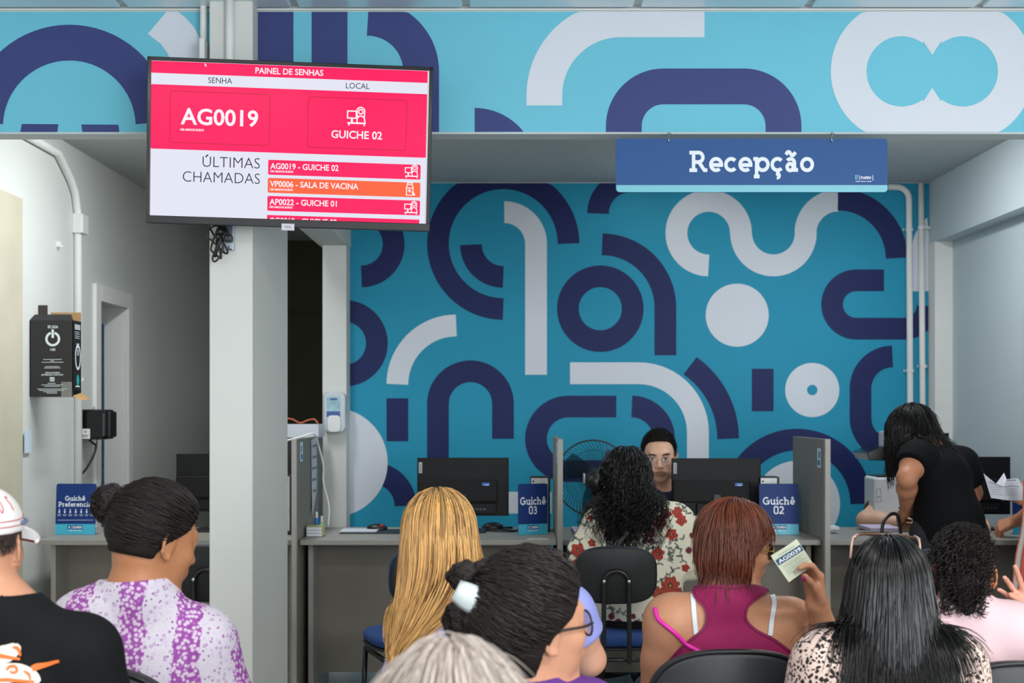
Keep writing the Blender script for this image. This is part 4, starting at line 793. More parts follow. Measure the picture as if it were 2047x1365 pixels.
def hand(wr, f, n, side=1, sc=1., curl=(.4,)*4, th=(.5, .3), spread=.10, thumb_dir=None):
    """f: forearm-to-finger direction, n: back-of-hand normal, thumb on the n x f * side flank"""
    f = np.array(f, float); f /= np.linalg.norm(f); n = np.array(n, float); n = n-f*(n@f); n /= np.linalg.norm(n); t = np.cross(n, f)*side; wr = np.array(wr, float); o = []; tips = []
    for i, (off, L_, k0) in enumerate(((.033, .078, .0), (.011, .083, .0), (-.011, .078, .0), (-.031, .070, .0))):
        a = wr+(f*.014+t*off*.55)*sc; b = wr+(f*(.088-.004*abs(i-1)-.004*(i == 3))+t*off)*sc; o.append(C_(a, b, .0135*sc, .0115*sc, .012))
        dirn = f*cos(spread*(1.5-i))+t*sin(spread*(1.5-i)); dirn /= np.linalg.norm(dirn); c = b; r = .0095*sc*(1, 1.02, .97, .87)[i]; an = 0
        for j, (l_, ck) in enumerate(((.044, .9), (.027, 1.1), (.021, .7))):
            an += curl[i]*ck; l2 = l_*sc*(.95, 1.05, .98, .8)[i]; d2 = dirn*cos(an)-n*sin(an); e = c+d2*l2; o.append(C_(c, e, r*(1-.06*j), r*(1-.06*(j+1)), .0035 if j else .006)); c = e
        tips.append(c)
    o.append(E_(wr+(f*.05-n*.004)*sc, np.array((.030, .034, .014))*sc, np.stack([t, f, n], 1), .012))
    a = wr+(f*.022+t*.022-n*.006)*sc; td = (f*cos(th[0]*1.3)+t*sin(th[0]*1.3)-n*th[1]) if thumb_dir is None else np.array(thumb_dir, float); td /= np.linalg.norm(td)
    b = a+td*.042*sc; d2 = td+f*.35*(thumb_dir is None)-n*.15; d2 /= np.linalg.norm(d2); c = b+d2*.032*sc; e = c+(d2-n*.1)*.026*sc
    o += [C_(a, b, .0165*sc, .0125*sc, .012), C_(b, c, .0118*sc, .0108*sc, .006), C_(c, e, .0108*sc, .0092*sc, .004)]; tips.append(e)
    return o, tips
SK = {}
def person(label, base, prims, skin, h=.005, colorfn=None, cut=None):
    t = thing('person', label, 'person', base); lo, hi = bounds(prims)
    fn = (lambda P: ev(prims, P)) if cut is None else (lambda P: np.maximum(ev(prims, P), cut(P)))
    V, Q = surf(fn, lo, hi, h); c = np.tile(lin(skin), (len(V), 1))*(1+.05*wob(V, 30, 3))[:, None]
    if colorfn is not None: c = colorfn(V, c)
    m = M('skin', None, .48, attr=True, var=.04, vs=60, sss=.12, bump=.05, bs=300, spec=.4)
    mesh_np('body', V, Q, m, t, True, col=c); return t
def garment(name, prims, t_, region, mat, par, h=.006, colfn=None, fold=.004, fs=14, seed=1, lo=None, hi=None, label=None, k=.004):
    l0, h0 = bounds(prims, .03+t_)
    fn = lambda P: smax(ev(prims, P)-t_-fold*wob(P, fs, seed)-fold*.5*wob(P*[1, 1, .4], fs*2.7, seed+9), region(P), k)
    V, Q = surf(fn, l0 if lo is None else lo, h0 if hi is None else hi, h)
    o = mesh_np(name, V, Q, mat, par, True, col=None if colfn is None else colfn(V)); return tag(o, label)
def inter(*f): return lambda P: np.max([q(P) for q in f], 0)
def union(*f): return lambda P: np.min([q(P) for q in f], 0)
def below(z): return lambda P: P[:, 2]-z
def above(z): return lambda P: z-P[:, 2]
def outside(c, r): c = np.array(c); return lambda P: -d_ell(P, c, np.broadcast_to(np.array(r, float), (3,)))
def half(p, n): p = np.array(p, float); n = np.array(n, float)/np.linalg.norm(n); return lambda P: (P-p)@n
# ------------------------------------------------------------------ hair
def tubes(name, paths, r, mat, par, ns=3, taper=.35, label=None, stuff=True):
    """paths (N, M, 3) -> one mesh of tapered strands"""
    N, m, _ = paths.shape; T = np.gradient(paths, axis=1); T /= np.linalg.norm(T, axis=2, keepdims=True)+1e-9
    a = np.array([.31, .17, .94]); u = np.cross(T, a); u /= np.linalg.norm(u, axis=2, keepdims=True)+1e-9; v = np.cross(T, u)
    prof = np.interp(np.linspace(0, 1, m), [0, .1, .6, 1], [.7, 1, .9, taper]); r = np.broadcast_to(np.asarray(r, float).reshape(-1, 1), (N, 1))*prof[None]
    V = np.stack([paths+r[..., None]*(cos(2*pi*k/ns)*u+sin(2*pi*k/ns)*v) for k in range(ns)], 2).reshape(-1, 3)
    b = (np.arange(N)[:, None, None]*m+np.arange(m-1)[None, :, None])*ns; k = np.arange(ns)[None, None]; k2 = (k+1) % ns
    Q = np.stack([b+k, b+k2, b+ns+k2, b+ns+k], -1).reshape(-1, 4)
    o = mesh_np(name, V, Q, mat, par, True); tag(o, label, kind='stuff' if stuff else None); return o
def scalp(H, n, region, grow_=.004, seed=0):
    """random roots on the skull where region(local)<0"""
    r = np.random.default_rng(seed); P = []
    c = np.array([0, -.012, .035]); rad = np.array([.073, .095, .086])+grow_
    while sum(map(len, P)) < n:
        d = r.normal(size=(n*2, 3)); d /= np.linalg.norm(d, axis=1)[:, None]; q = c+d*rad; q[:, 0] *= np.where(q[:, 2] < 0, .9, 1)
        P.append(q[region(q) < 0])
    return H.w(np.vstack(P)[:n])
def hairline(q):
    """negative inside the hair area, in head-local coordinates"""
    f = np.maximum(q[:, 1]-(.068-.0*q[:, 0]), .068-q[:, 2])       # forehead front excluded below z .068
    front = q[:, 1]-np.interp(q[:, 2], [-.10, -.03, .0, .03, .06, .085, .12], [-.055, -.035, -.012, .030, .052, .075, .2])
    return np.maximum(front, -.075-q[:, 2])
def grow(roots, d0, L_, steps, field, sdf, margin=.004, stiff=.8, seed=0):
    """march strands; field(P, t, i)->desired direction; pushed out of sdf"""
    P = roots.copy(); D = d0/(np.linalg.norm(d0, axis=1, keepdims=True)+1e-9); st = (L_/steps)[:, None]; out = [P.copy()]; mg = np.broadcast_to(margin, (len(P),))
    for i in range(steps):
        W_ = field(P, i/steps, D); W_ = W_/(np.linalg.norm(W_, axis=1, keepdims=True)+1e-9); D = D*stiff+W_*(1-stiff); D /= np.linalg.norm(D, axis=1, keepdims=True)+1e-9
        P = P+D*st; d, g = grad(sdf, P); m = d < mg; pu = np.where(m, mg-d, 0)[:, None]*g; P = P+pu
        dn = (D*g).sum(1); D = np.where((m & (dn < 0))[:, None], D-g*dn[:, None], D); out.append(P.copy())
    return np.stack(out, 1)
def cap_hair(H, mat, par, thick=.012, region=hairline, h=.005, nz=.002, seed=4, extra=None, colfn=None, name='hair_base'):
    c = H.w((0, -.012, .035))
    def fn(P):
        q = H.l(P); d = np.minimum(d_ell(q, np.array([0, -.012, .035]), np.array([.073, .095, .086])), d_ell(q, np.array([0, -.03, -.03]), np.array([.062, .06, .06])))*H.s
        d = d-thick-nz*wob(q, 120, seed)*1.; d = smax(d, region(q)*H.s, .01)
        if extra is not None: d = smin(d, extra(P), .012)
        return d
    e = .17*H.s; lo, hi = c-e, c+e
    if extra is not None: lo = lo-[.08, .08, .25]; hi = hi+.08
    V, Q = surf(fn, lo, hi, h); return mesh_np(name, V, Q, mat, par, True)
# ================================================================== people
FAST = False
def PX(P): return CX+F*P[:, 0]/P[:, 1], HY-F*(P[:, 2]-EYE)/P[:, 1]
def hit(pts, sdf, Y0=1.0, off=.0015, n=70):
    """points of the picture dropped onto the body along the line of sight"""
    P = np.array([W(x, y, Y0) for x, y in pts]); d = P-np.array([0, 0, EYE]); d /= np.linalg.norm(d, axis=1)[:, None]
    for _ in range(n): s = np.clip(sdf(P), -.01, .25); P = P+d*(s*.8)[:, None]
    s = sdf(P); ok = np.abs(s) < .01; T = (P-np.array([0, 0, EYE])) @ np.array([0, 1., 0]); ym = np.median(T[ok]) if ok.any() else 3.
    for i in np.where(~ok)[0]: j = np.where(ok)[0]; yi = T[j[np.argmin([np.hypot(pts[q][0]-pts[i][0], pts[q][1]-pts[i][1]) for q in j])]] if len(j) else ym; P[i] = W(pts[i][0], pts[i][1], yi)
    return P-d*off
def drape(name, shapes, sdf, mat, par, Y0, off=.0015, label=None, smooth=True):
    g = G()
    for V, Fs in shapes: g.add(hit(V, sdf, Y0, off), Fs)
    return tag(g.obj(name, mat, par, smooth), label)
def wribbon(path, ws, n=8):
    p = bez([np.array(q, float) for q in path], n); w_ = np.interp(np.linspace(0, 1, len(p)), np.linspace(0, 1, len(ws)), ws)
    d = np.gradient(p, axis=0); d /= np.linalg.norm(d, axis=1)[:, None]; nr = np.stack([-d[:, 1], d[:, 0]], 1); V = []; m = 4
    for i in range(len(p)): V += [p[i]+nr[i]*w_[i]*(j/(m-1)-.5) for j in range(m)]
    return V, [(i*m+j, i*m+j+1, (i+1)*m+j+1, (i+1)*m+j) for i in range(len(p)-1) for j in range(m-1)]
def legs(par, pel, mat, yaw=0., w_=.17, knee=.42, seat=.50, shoe=None, h=.012):
    pel = np.array(pel, float); R = rotz(-radians(yaw)); pr = [E_(pel-[0, 0, .03], (w_*1.05, .15, .11), R, .05)]; sh = []
    for s in (-1, 1):
        hp = pel+R@np.array([s*w_*.5, .02, -.03]); kn = pel+R@np.array([s*w_*.75, knee, -.04]); kn[2] = seat; an = kn+R@np.array([0, .02, 0]); an[2] = .09
        pr += [C_(hp, kn, .082, .062, .05), C_(kn, an, .06, .042, .03)]; sh.append((an, R))
    V, Q = surf(lambda P: ev(pr, P), *bounds(pr), h); mesh_np('trousers', V, Q, mat, par, True)
    for an, R2 in sh:
        g = G(); c = an*[1, 1, 0]; g.sph(c+R2@np.array([0, .06, .045]), (.042, .125, .045), 14, 8, R2); g.cyl(c+[0, 0, .04], c+[0, 0, .11], .04, .045, 14); g.obj('shoe', shoe or m_blk, par, True)
def hmat(name, rgb, rough=.38, isl=.3, spec=.5): return M(name, rgb, rough, island=isl, var=.08, vs=40, spec=spec)
def hbase(m): 
    c = m.node_tree.nodes['RGB'].outputs[0].default_value; k_ = m.name+' underlayer'
    if k_ in MC: return MC[k_]
    n_ = M(k_, (20, 20, 20), .75, var=.1, spec=.2); n_.node_tree.nodes['RGB'].outputs[0].default_value = [c[0]*.7, c[1]*.7, c[2]*.7, 1]; return n_
def down(v=(0, 0, -1)): v = np.array(v, float); return lambda P, t, D: np.broadcast_to(v, P.shape)
def denim(): return M('dark denim trousers', (34, 40, 56), .8, var=.1, bump=.1)
m_trs = M('charcoal trousers', (30, 30, 34), .8, var=.08)
def combed(H, n, target, prims, mat, par, name='combed_hair', r=.0011, seed=1, steps=8, thick=(.012, .02), label=None, over=1.02, region=hairline, frizz=0.):
    ro = scalp(H, n, region, seed=seed); q = np.random.default_rng(seed); hd = H.w((0, -.012, .03))
    sd = lambda P: d_ell(P, H.w((0, -.012, .035)), np.array([.073, .095, .086])*H.s, H.R)
    L_ = np.linalg.norm(ro-target, axis=1)*1.12+.01; f = lambda P, t, D: (target-P)
    d0 = (target-ro)+q.normal(size=ro.shape)*.01; P = grow(ro, d0, L_*over, steps, f, sd, q.uniform(*thick, n)*H.s, .35); P += .0012*np.sin(np.linspace(0, 9, steps+1))[None, :, None]*q.normal(size=(n, 1, 3))
    
    if frizz: P = curly(resample(P, 14), frizz, 70, seed, .1)
    return tubes(name, P, r, mat, par, label=label)
def clump(name, c, rad, n, mat, par, r=.0013, seed=2, turns=1.3, R=None, label=None, lump=.12):
    """bun: strands wound round a lumpy ball, over a solid core"""
    q = np.random.default_rng(seed); c = np.array(c, float); rad = np.broadcast_to(np.array(rad, float), (3,)); P = np.zeros((n, 16, 3)); t = np.linspace(0, 1, 16)
    ax = q.normal(size=(n, 3))*.35+[.2, .9, .35]; ax /= np.linalg.norm(ax, axis=1)[:, None]
    for i in range(n):
        u, v, d = frame(ax[i]); a = q.uniform(0, 2*pi)+t*2*pi*turns*q.uniform(.3, 1); o = q.uniform(-.95, .95); rr = math.sqrt(1-o*o); P[i] = d*o+rr*(cos_(a)[:, None]*u+sin_(a)[:, None]*v)
    P = P*(1+lump*np.sin(P[..., :1]*7+seed)*np.cos(P[..., 2:]*6)+q.uniform(-.1, .06, (n, 1, 1)))*rad
    if R is not None: P = P@R.T
    g = G().sph(c, rad*.86, 24, 16, R); g.obj(name+'_core', mat, par, True); return tubes(name, P+c, r, mat, par, label=label)
cos_, sin_ = np.cos, np.sin
def curly(P, amp, freq, seed=0, fromt=.1):
    q = np.random.default_rng(seed); N, m, _ = P.shape; T = np.gradient(P, axis=1); T /= np.linalg.norm(T, axis=2, keepdims=True)+1e-9; a = np.array([.9, .3, .1]); u = np.cross(T, a); u /= np.linalg.norm(u, axis=2, keepdims=True)+1e-9; v = np.cross(T, u)
    s = np.cumsum(np.linalg.norm(np.diff(P, axis=1, prepend=P[:, :1]), axis=2), 1); ph = q.uniform(0, 6.28, (N, 1)); w_ = np.clip((np.linspace(0, 1, m)-fromt)*4, 0, 1)[None]
    f = freq*q.uniform(.75, 1.25, (N, 1)); return P+amp*(w_[..., None])*(np.cos(s*f+ph)[..., None]*u+np.sin(s*f+ph)[..., None]*v)
def resample(P, m): t = np.linspace(0, P.shape[1]-1, m); i = np.minimum(t.astype(int), P.shape[1]-2); f = (t-i)[None, :, None]; return P[:, i]*(1-f)+P[:, i+1]*f
def specs(H, mat, lens, par, rad=.024, tint=None, name='glasses', up=0., zoff=.002, rim=.0012, temples=True, wfr=.033):
    g = G(); 
    for s in (-1, 1):
        c = np.array([s*wfr, .094, zoff]); ring_ = [H.w(c+np.array([rad*cos(a), -abs(s*wfr+rad*cos(a))**2*2.2+.002, rad*.88*sin(a)])) for a in np.linspace(0, 2*pi, 28, endpoint=False)]
        g.tube(ring_, rim, 6, closed=True)
        if lens: gl = G().add([H.w(c+[0, 0, 0])]+ring_, [(0, i+1, (i+1) % 28+1) for i in range(28)]); gl.obj('lens', lens, par, True)
        if temples: g.tube(bez([H.w((s*(wfr+rad), .090, zoff+.006)), H.w((s*.073, .06, zoff+.006)), H.w((s*.079, .0, zoff+.008)), H.w((s*.079, -.022, zoff-.012))], 6), rim*1.2, 6)
    g.tube(bez([H.w((-.010, .098, zoff+.004)), H.w((0, .102, zoff+.010)), H.w((.010, .098, zoff+.004))], 4), rim, 6); return g.obj('frame', mat, par, True)
# ------------------------------------------------------------------ 1 man in the white and red cap
k = .00102; Y = 2.75
H = Head(W(-31, 1094, Y), -2, 2, 0, .92); nb = W(2, 1222, Y-.02); pel = np.array([nb[0]-.02, Y+.03, .53]); sl, sr = W(-190, 1290, Y), W(168, 1305, Y)
pr = H.prims()+neck(H, nb, .056)+torso(nb, sl, sr, pel, .12, 1.05)+arm(sl, sl+[-.05, .02, -.27], sl+[.05, .28, -.30])+arm(sr, sr+[.05, .02, -.27], sr+[-.05, .27, -.30])
for s, b in ((sl, 1), (sr, -1)): pr += hand(s+[b*.05, .28, -.30], (b*.2, 1, -.1), (0, 0, 1), b)[0]
p1 = person('person in a white and red cap and black T-shirt at the left edge', (pel[0], pel[1], 0), pr, (198, 144, 116), .0055)
m_ts = M('washed black jersey', (19, 20, 23), .85, spec=.2, var=.06, bump=.12, bs=500)
tp1 = neck(H, nb)+torso(nb, sl, sr, pel, .125, 1.08)+[C_(sl, sl+[-.045, .018, -.2], .062, .068, .03, flat=True), C_(sr, sr+[.045, .018, -.2], .062, .068, .03, flat=True)]
rg1 = inter(outside(nb+[0, .02, .062], (.080, .09, .055)), above(.44)); garment('shirt', tp1, .008, rg1, m_ts, p1, .006, fold=.002, fs=9)
sd1 = lambda P: ev(tp1, P)-.0105; m_or = M('orange shirt print', (226, 110, 40), .6, var=.08, vs=60); m_wp = M('white shirt print', (222, 214, 206), .6, var=.06, vs=50)
Q5 = lambda x, y: (x/3.138, 930+y/3.138)
drape('shirt_print', [wribbon([Q5(-120, 1250), Q5(-40, 1200), Q5(40, 1180), Q5(100, 1145), Q5(120, 1125)], [20, 34, 36, 24, 8]), wribbon([Q5(-150, 1330), Q5(0, 1310), Q5(120, 1300), Q5(205, 1330), Q5(245, 1362)], [46, 42, 36, 28, 12])], sd1, m_wp, p1, 2.0)
drape('shirt_print', [wribbon([Q5(200, 1275), Q5(235, 1262), Q5(290, 1250), Q5(340, 1235), Q5(371, 1228)], [12, 13, 9, 7, 5]), wribbon([Q5(-100, 1200), Q5(-10, 1195), Q5(60, 1205), Q5(125, 1215)], [12, 9, 7, 5]), wribbon([Q5(80, 1140), Q5(112, 1150), Q5(128, 1195)], [4, 8, 4]),
   wribbon([Q5(40, 1285), Q5(60, 1262), Q5(95, 1262), Q5(105, 1290), Q5(80, 1300), Q5(60, 1290)], [4, 6, 6, 5, 5, 3]), wribbon([Q5(-60, 1350), Q5(40, 1345), Q5(120, 1352), Q5(215, 1358)], [6, 7, 7, 5]), wribbon([Q5(150, 1290), Q5(180, 1310), Q5(190, 1345)], [4, 6, 3])], sd1, m_or, p1, 2.0, .0028)
legs(p1, pel, denim())
hm = hmat('dark brown cropped hair', (50, 36, 28), .55); capl = lambda q: np.maximum(hairline(q), q[:, 2]-.05)
cap_hair(H, hbase(hm), p1, .003, capl, .004, .001)
ro = scalp(H, 2600, lambda q: capl(q), .003, 5); dd_ = ro-H.w((0, 0, .05)); tubes('hair', np.stack([ro, ro+dd_*.03+[0, 0, -.004], ro+dd_*.05+[0, 0, -.010]], 1), .0008, hm, p1)
ct = thing('cap', 'white baseball cap with red trim and red underbrim on the left edge person', 'cap', H.w((0, 0, .06))); m_cw = M('white cap cotton', (232, 228, 228), .8, bump=.1, bs=400, var=.03); m_cr = M('red cap trim', (176, 22, 44), .7)
cfn = lambda P: (lambda q: smax(d_ell(q, np.array([0, -.008, .045]), np.array([.084, .106, .092])), .036+.10*q[:, 1]*0-q[:, 2]+.02*np.sin(q[:, 1]*20)*0, .003))(H.l(P))
V, Q = surf(cfn, H.c-.16, H.c+.16, .004); mesh_np('crown', V, Q, m_cw, ct, True)
vis = lambda o_, th_: [[H.w((sin(a)*(.058+.0*r)*1.0+r*sin(a)*.045, .075+cos(a)*.0+(r*.085)*cos(a)**.6*1.0-.06*abs(sin(a))**2.2, .040+o_-.020*sin(a)**2-.012*r)) for a in np.linspace(-1.5, 1.5, 21)] for r in np.linspace(0, 1, 6)]
def sheet(a): a = np.array(a); n_, m_ = a.shape[:2]; return a.reshape(-1, 3), [(i*m_+j, i*m_+j+1, (i+1)*m_+j+1, (i+1)*m_+j) for i in range(n_-1) for j in range(m_-1)]
G().add(*sheet(vis(.002, 0))).obj('brim', m_cw, ct, True); G().add(*sheet(vis(-.003, 0))).obj('underbrim', m_cr, ct, True); G().tube(np.array(vis(0, 0))[-1], .0038, 8).obj('brim_edge', m_cw, ct, True)
onc = lambda az, z: (lambda q: H.w(q))(np.array([.0845*sin(az)*math.sqrt(max(0, 1-((z-.045)/.092)**2)), -.008+.1065*cos(az)*math.sqrt(max(0, 1-((z-.045)/.092)**2)), z]))
for z_ in (.052, .064): G().tube(bez([onc(a, z_+.012*max(0, (1.6-abs(a))) if abs(a) > .0 else z_) for a in np.linspace(.7, 3.0, 9)], 5), .0011, 5).obj('trim_line', m_cr, ct, True)
for a0, sh_ in ((1.75, 0), (2.15, 1), (2.6, 2)):
    pts_ = [(0, 0), (.05, .012), (.1, 0), (.1, -.012), (.05, -.02), (0, -.012)] if sh_ != 0 else [(0, .008), (.05, .012), (.09, .004), (.05, -.006), (.05, -.018)]
    G().tube(bez([onc(a0+u_, .103+v_) for u_, v_ in pts_+([pts_[0]] if sh_ else [])], 4), .0012, 5).obj('lettering', m_cr, ct, True)
G().sph(onc(1.35, .058), (.010, .004, .006), 10, 6).sph(onc(1.55, .055), (.010, .006, .005), 10, 6).obj('side_patch', M('blue grey patch', (90, 104, 130), .7, var=.3, vs=200), ct, True)
# ------------------------------------------------------------------ 2 woman in the purple print blouse
Y = 3.2; H = Head(W(311, 1080, Y), 43, -14, 2, 1.03); nb = W(275, 1183, Y-.03); sl, sr = W(172, 1262, Y-.05), W(402, 1286, Y+.02); pel = np.array([nb[0]+.0, Y+.04, .53])
aL, aR = (sl+[-.06, .02, -.25], sl+[.06, .25, -.3]), (sr+[.045, .05, -.24], sr+[-.08, .26, -.27])
pr = H.prims()+neck(H, nb, .056)+torso(nb, sl, sr, pel, .125, 1.14)+arm(sl, *aL, 1.2)+arm(sr, *aR, 1.2)+hand(aL[1], (.2, 1, -.1), (0, 0, 1), 1)[0]+hand(aR[1], (-.2, 1, -.1), (0, 0, 1), -1)[0]
p2 = person('woman with a high dark bun and purple print blouse looking right', (pel[0], pel[1], 0), pr, (178, 122, 86), .005)
def patmat(name, build, rough=.85):
    m = bpy.data.materials.new(name); m.use_nodes = True; n = m.node_tree.nodes; L = m.node_tree.links; tc = n.new('ShaderNodeTexCoord')
    def mk(t, **kw):
        q = n.new('ShaderNode'+t)
        for a_, v_ in kw.items():
            if a_.startswith('_'): setattr(q, a_[1:], v_)
            else: q.inputs[a_.replace('_', ' ')].default_value = v_
        return q
    def ramp(src, pts, interp='LINEAR'):
        r = n.new('ShaderNodeValToRGB'); L.new(src, r.inputs[0]); r.color_ramp.interpolation = interp; e = r.color_ramp.elements
        while len(e) < len(pts): e.new(.5)
        for el, (p_, c_) in zip(e, pts): el.position = p_; c_ = lin(c_) if max(c_) > 1 else c_; el.color = (*c_, 1)
        return r.outputs[0]
    def mix(f, a_, b_): q = n.new('ShaderNodeMix'); q.data_type = 'RGBA'; L.new(f, q.inputs[0]); L.new(a_, q.inputs[6]); L.new(b_, q.inputs[7]); return q.outputs[2]
    b = n['Principled BSDF']; b.inputs['Roughness'].default_value = rough; L.new(build(mk, ramp, mix, L, tc.outputs['Object']), b.inputs['Base Color'])
    nz_ = mk('TexNoise', Scale=260.); L.new(tc.outputs['Object'], nz_.inputs['Vector']); bp = mk('Bump', Strength=.15); L.new(nz_.outputs[0], bp.inputs['Height']); L.new(bp.outputs[0], b.inputs['Normal']); return m
def pb_(mk, ramp, mix, L, co):
    v1 = mk('TexVoronoi', Scale=105.); L.new(co, v1.inputs['Vector']); v2 = mk('TexVoronoi', Scale=95.); L.new(co, v2.inputs['Vector']); nz_ = mk('TexNoise', Scale=150., Detail=2.); L.new(co, nz_.inputs['Vector'])
    pu = ramp(v1.outputs['Distance'], [(.0, (150, 70, 160)), (.14, (208, 194, 212)), (.40, (208, 188, 212)), (.52, (158, 84, 166)), (1, (130, 60, 144))])
    rings = ramp(v2.outputs['Distance'], [(.0, (206, 200, 212)), (.20, (206, 200, 212)), (.24, (150, 85, 162)), (.33, (150, 85, 162)), (.38, (206, 200, 212)), (1, (206, 200, 212))]); sel = ramp(v2.outputs['Color'], [(0, (0, 0, 0)), (.42, (0, 0, 0)), (.43, (1, 1, 1))], 'CONSTANT')
    pale = ramp(nz_.outputs[0], [(0, (206, 200, 212)), (.56, (206, 200, 212)), (.6, (190, 160, 205)), (.68, (206, 200, 212))]); wh = mix(sel, pale, rings)
    sx = mk('SeparateXYZ'); L.new(co, sx.inputs[0]); n2 = mk('TexNoise', Scale=26., Detail=4.); L.new(co, n2.inputs['Vector'])
    a_ = mk('Math', _operation='MULTIPLY_ADD'); L.new(n2.outputs[0], a_.inputs[0]); a_.inputs[1].default_value = .045; L.new(sx.outputs[0], a_.inputs[2])
    m_ = mk('Math', _operation='MULTIPLY'); L.new(a_.outputs[0], m_.inputs[0]); m_.inputs[1].default_value = 52.; s_ = mk('Math', _operation='SINE'); L.new(m_.outputs[0], s_.inputs[0])
    return mix(ramp(s_.outputs[0], [(0, (0, 0, 0)), (.12, (0, 0, 0)), (.2, (1, 1, 1))]), wh, pu)
m_pp = patmat('purple and white flower print', pb_)
bl2 = neck(H, nb)+torso(nb, sl, sr, pel, .13, 1.17)+[C_(sl, sl*.35+aL[0]*.65, .064, .086, .05, flat=True), C_(sr, sr*.3+aR[0]*.7, .064, .088, .05, flat=True)]
rg2 = inter(outside(nb+[-.012, .02, .072], (.115, .13, .055)), above(.45)); garment('blouse', bl2, .012, rg2, m_pp, p2, .006, fold=.005, fs=11, seed=5)
legs(p2, pel, denim()); hm = hmat('dark brown black hair', (26, 19, 17), .42)
bun = W(219, 1008, Y-.01); bb = H.w((-.0, -.115, .075)); tgt = W(246, 1032, Y-.0)
cap_hair(H, hbase(hm), p2, .016, lambda q: np.maximum(hairline(q), -.044-q[:, 2]), .005, .0015, extra=lambda P: d_cap(P, H.w((0, -.07, .05)), tgt, .05, .03))
combed(H, 2600, tgt, pr, hm, p2, r=.0011, seed=3, thick=(.015, .022), frizz=.0012); clump('hair_bun', bun, (.043, .042, .046), 420, hm, p2, .0014, seed=6)
q_ = np.random.default_rng(8); n_ = 240; dr = q_.normal(size=(n_, 3)); dr /= np.linalg.norm(dr, axis=1)[:, None]; b0 = bun+dr*.040; pt = np.stack([b0+dr*s_*.012*q_.uniform(.2, 1.5, (n_, 1))+q_.normal(size=(n_, 3))*.003*(s_ > 0) for s_ in (0, .5, 1)], 1); tubes('loose_hair', resample(pt, 7), .0006, hm, p2)
G().tube([tgt+[-.003, 0, .004]+.019*(cos(a)*np.array([.35, .2, .9])+sin(a)*np.array([0, 1, -.2])) for a in np.linspace(0, 2*pi, 24, endpoint=False)], .0032, 8, closed=True).obj('hair_tie', M('mustard hair tie', (206, 150, 52), .6), p2, True)
# ------------------------------------------------------------------ 3 fair haired woman
Y = 3.62; H = Head(W(882, 1082, Y+.03), -8, -14, -8, .98); nb = W(945, 1205, Y-.02); sl, sr = W(838, 1262, Y-.02), W(1132, 1222, Y); pel = np.array([W(990, 1300, Y)[0], Y+.03, .53])
aL, aR = (sl+[-.05, .05, -.25], sl+[.06, .28, -.3]), (W(1178, 1318, Y+.06), W(1110, 1350, Y+.28))
pr = H.prims()+neck(H, nb, .05)+torso(nb, sl, sr, pel, .11, 1.05)+arm(sl, *aL, 1.05)+arm(sr, *aR, 1.15)+hand(aL[1], (.2, 1, -.1), (0, 0, 1), 1)[0]+hand(aR[1], (-.3, 1, -.1), (0, 0, 1), -1)[0]
p3 = person('woman with long golden hair and a lavender top, head bent to the left', (pel[0], pel[1], 0), pr, (216, 164, 138), .008)
m_lv = M('lavender jersey', (150, 158, 226), .8, var=.04, bump=.12, bs=400)
bl3 = neck(H, nb)+torso(nb, sl, sr, pel, .115, 1.09)+[C_(sl, sl*.5+aL[0]*.5, .06, .07, .04, flat=True), C_(sr, sr*.55+aR[0]*.45, .06, .066, .04, flat=True)]
garment('top', bl3, .009, inter(outside(nb+[0, .01, .04], (.09, .1, .06)), above(.45)), m_lv, p3, .006, fold=.004, fs=10, seed=7); legs(p3, pel, denim())
hm = hmat('golden hair', (218, 170, 104), .36, .46); hd = hmat('golden hair roots', (150, 108, 62), .5, .2); cap_hair(H, hd, p3, .009, hairline, .005, .001)
ball = pr[:8]+bl3; bfn = lambda P: ev(ball, P)
def longhair(H, n, L_, steps, field, sdf, mat, par, r, seed, marg=(.006, .026), region=hairline, label=None, post=None, part=0., m=None, stiff=.45, lift=-.05):
    q = np.random.default_rng(seed); ro = scalp(H, n, lambda p: np.maximum(region(p), .0-p[:, 2]*1.+q.uniform(-.05, .08, len(p))), .003, seed)
    lo_ = H.l(ro); d0 = np.stack([lo_[:, 0]*9, (lo_[:, 1]-.02)*9, lift+0*lo_[:, 0]], 1)@H.R.T
    # a margin that grows with height of the root keeps outer strands outside the inner ones
    mg = marg[0]+(marg[1]-marg[0])*np.clip((lo_[:, 2]+.02)/.14, 0, 1)*q.uniform(.6, 1, n); P = grow(ro, d0, q.uniform(*L_, n), steps, field, sdf, mg, stiff)
    cl = (q.integers(0, 60, n)); off = q.normal(size=(60, 3))*.006; P += off[cl][:, None]*np.linspace(0, 1, steps+1)[None, :, None]**1.5
    if m: P = resample(P, m)
    if post: P = post(P)
    return tubes('hair', P, r, mat, par, label=label)
t3 = W(782, 1325, 3.46)
def f3(P, t, D):
    w_ = np.clip((H.c[2]-.0-P[:, 2:3])/.09, 0, 1)*.97*(P[:, 2:3] > t3[2]+.045); g_ = t3-P; g_ = g_/(np.linalg.norm(g_, axis=1, keepdims=True)+.05); return np.array([0, -.12, -1.])*(1-w_)+g_*w_*1.3
longhair(H, 2700, (.34, .50), 13, f3, bfn, hm, p3, .0016, 11, (.006, .030), post=lambda P: curly(P, .0022, 22, 3, .4))
longhair(H, 1000, (.30, .46), 13, f3, bfn, hmat('dark golden hair', (140, 98, 54), .45, .3), p3, .0014, 12, (.005, .028))
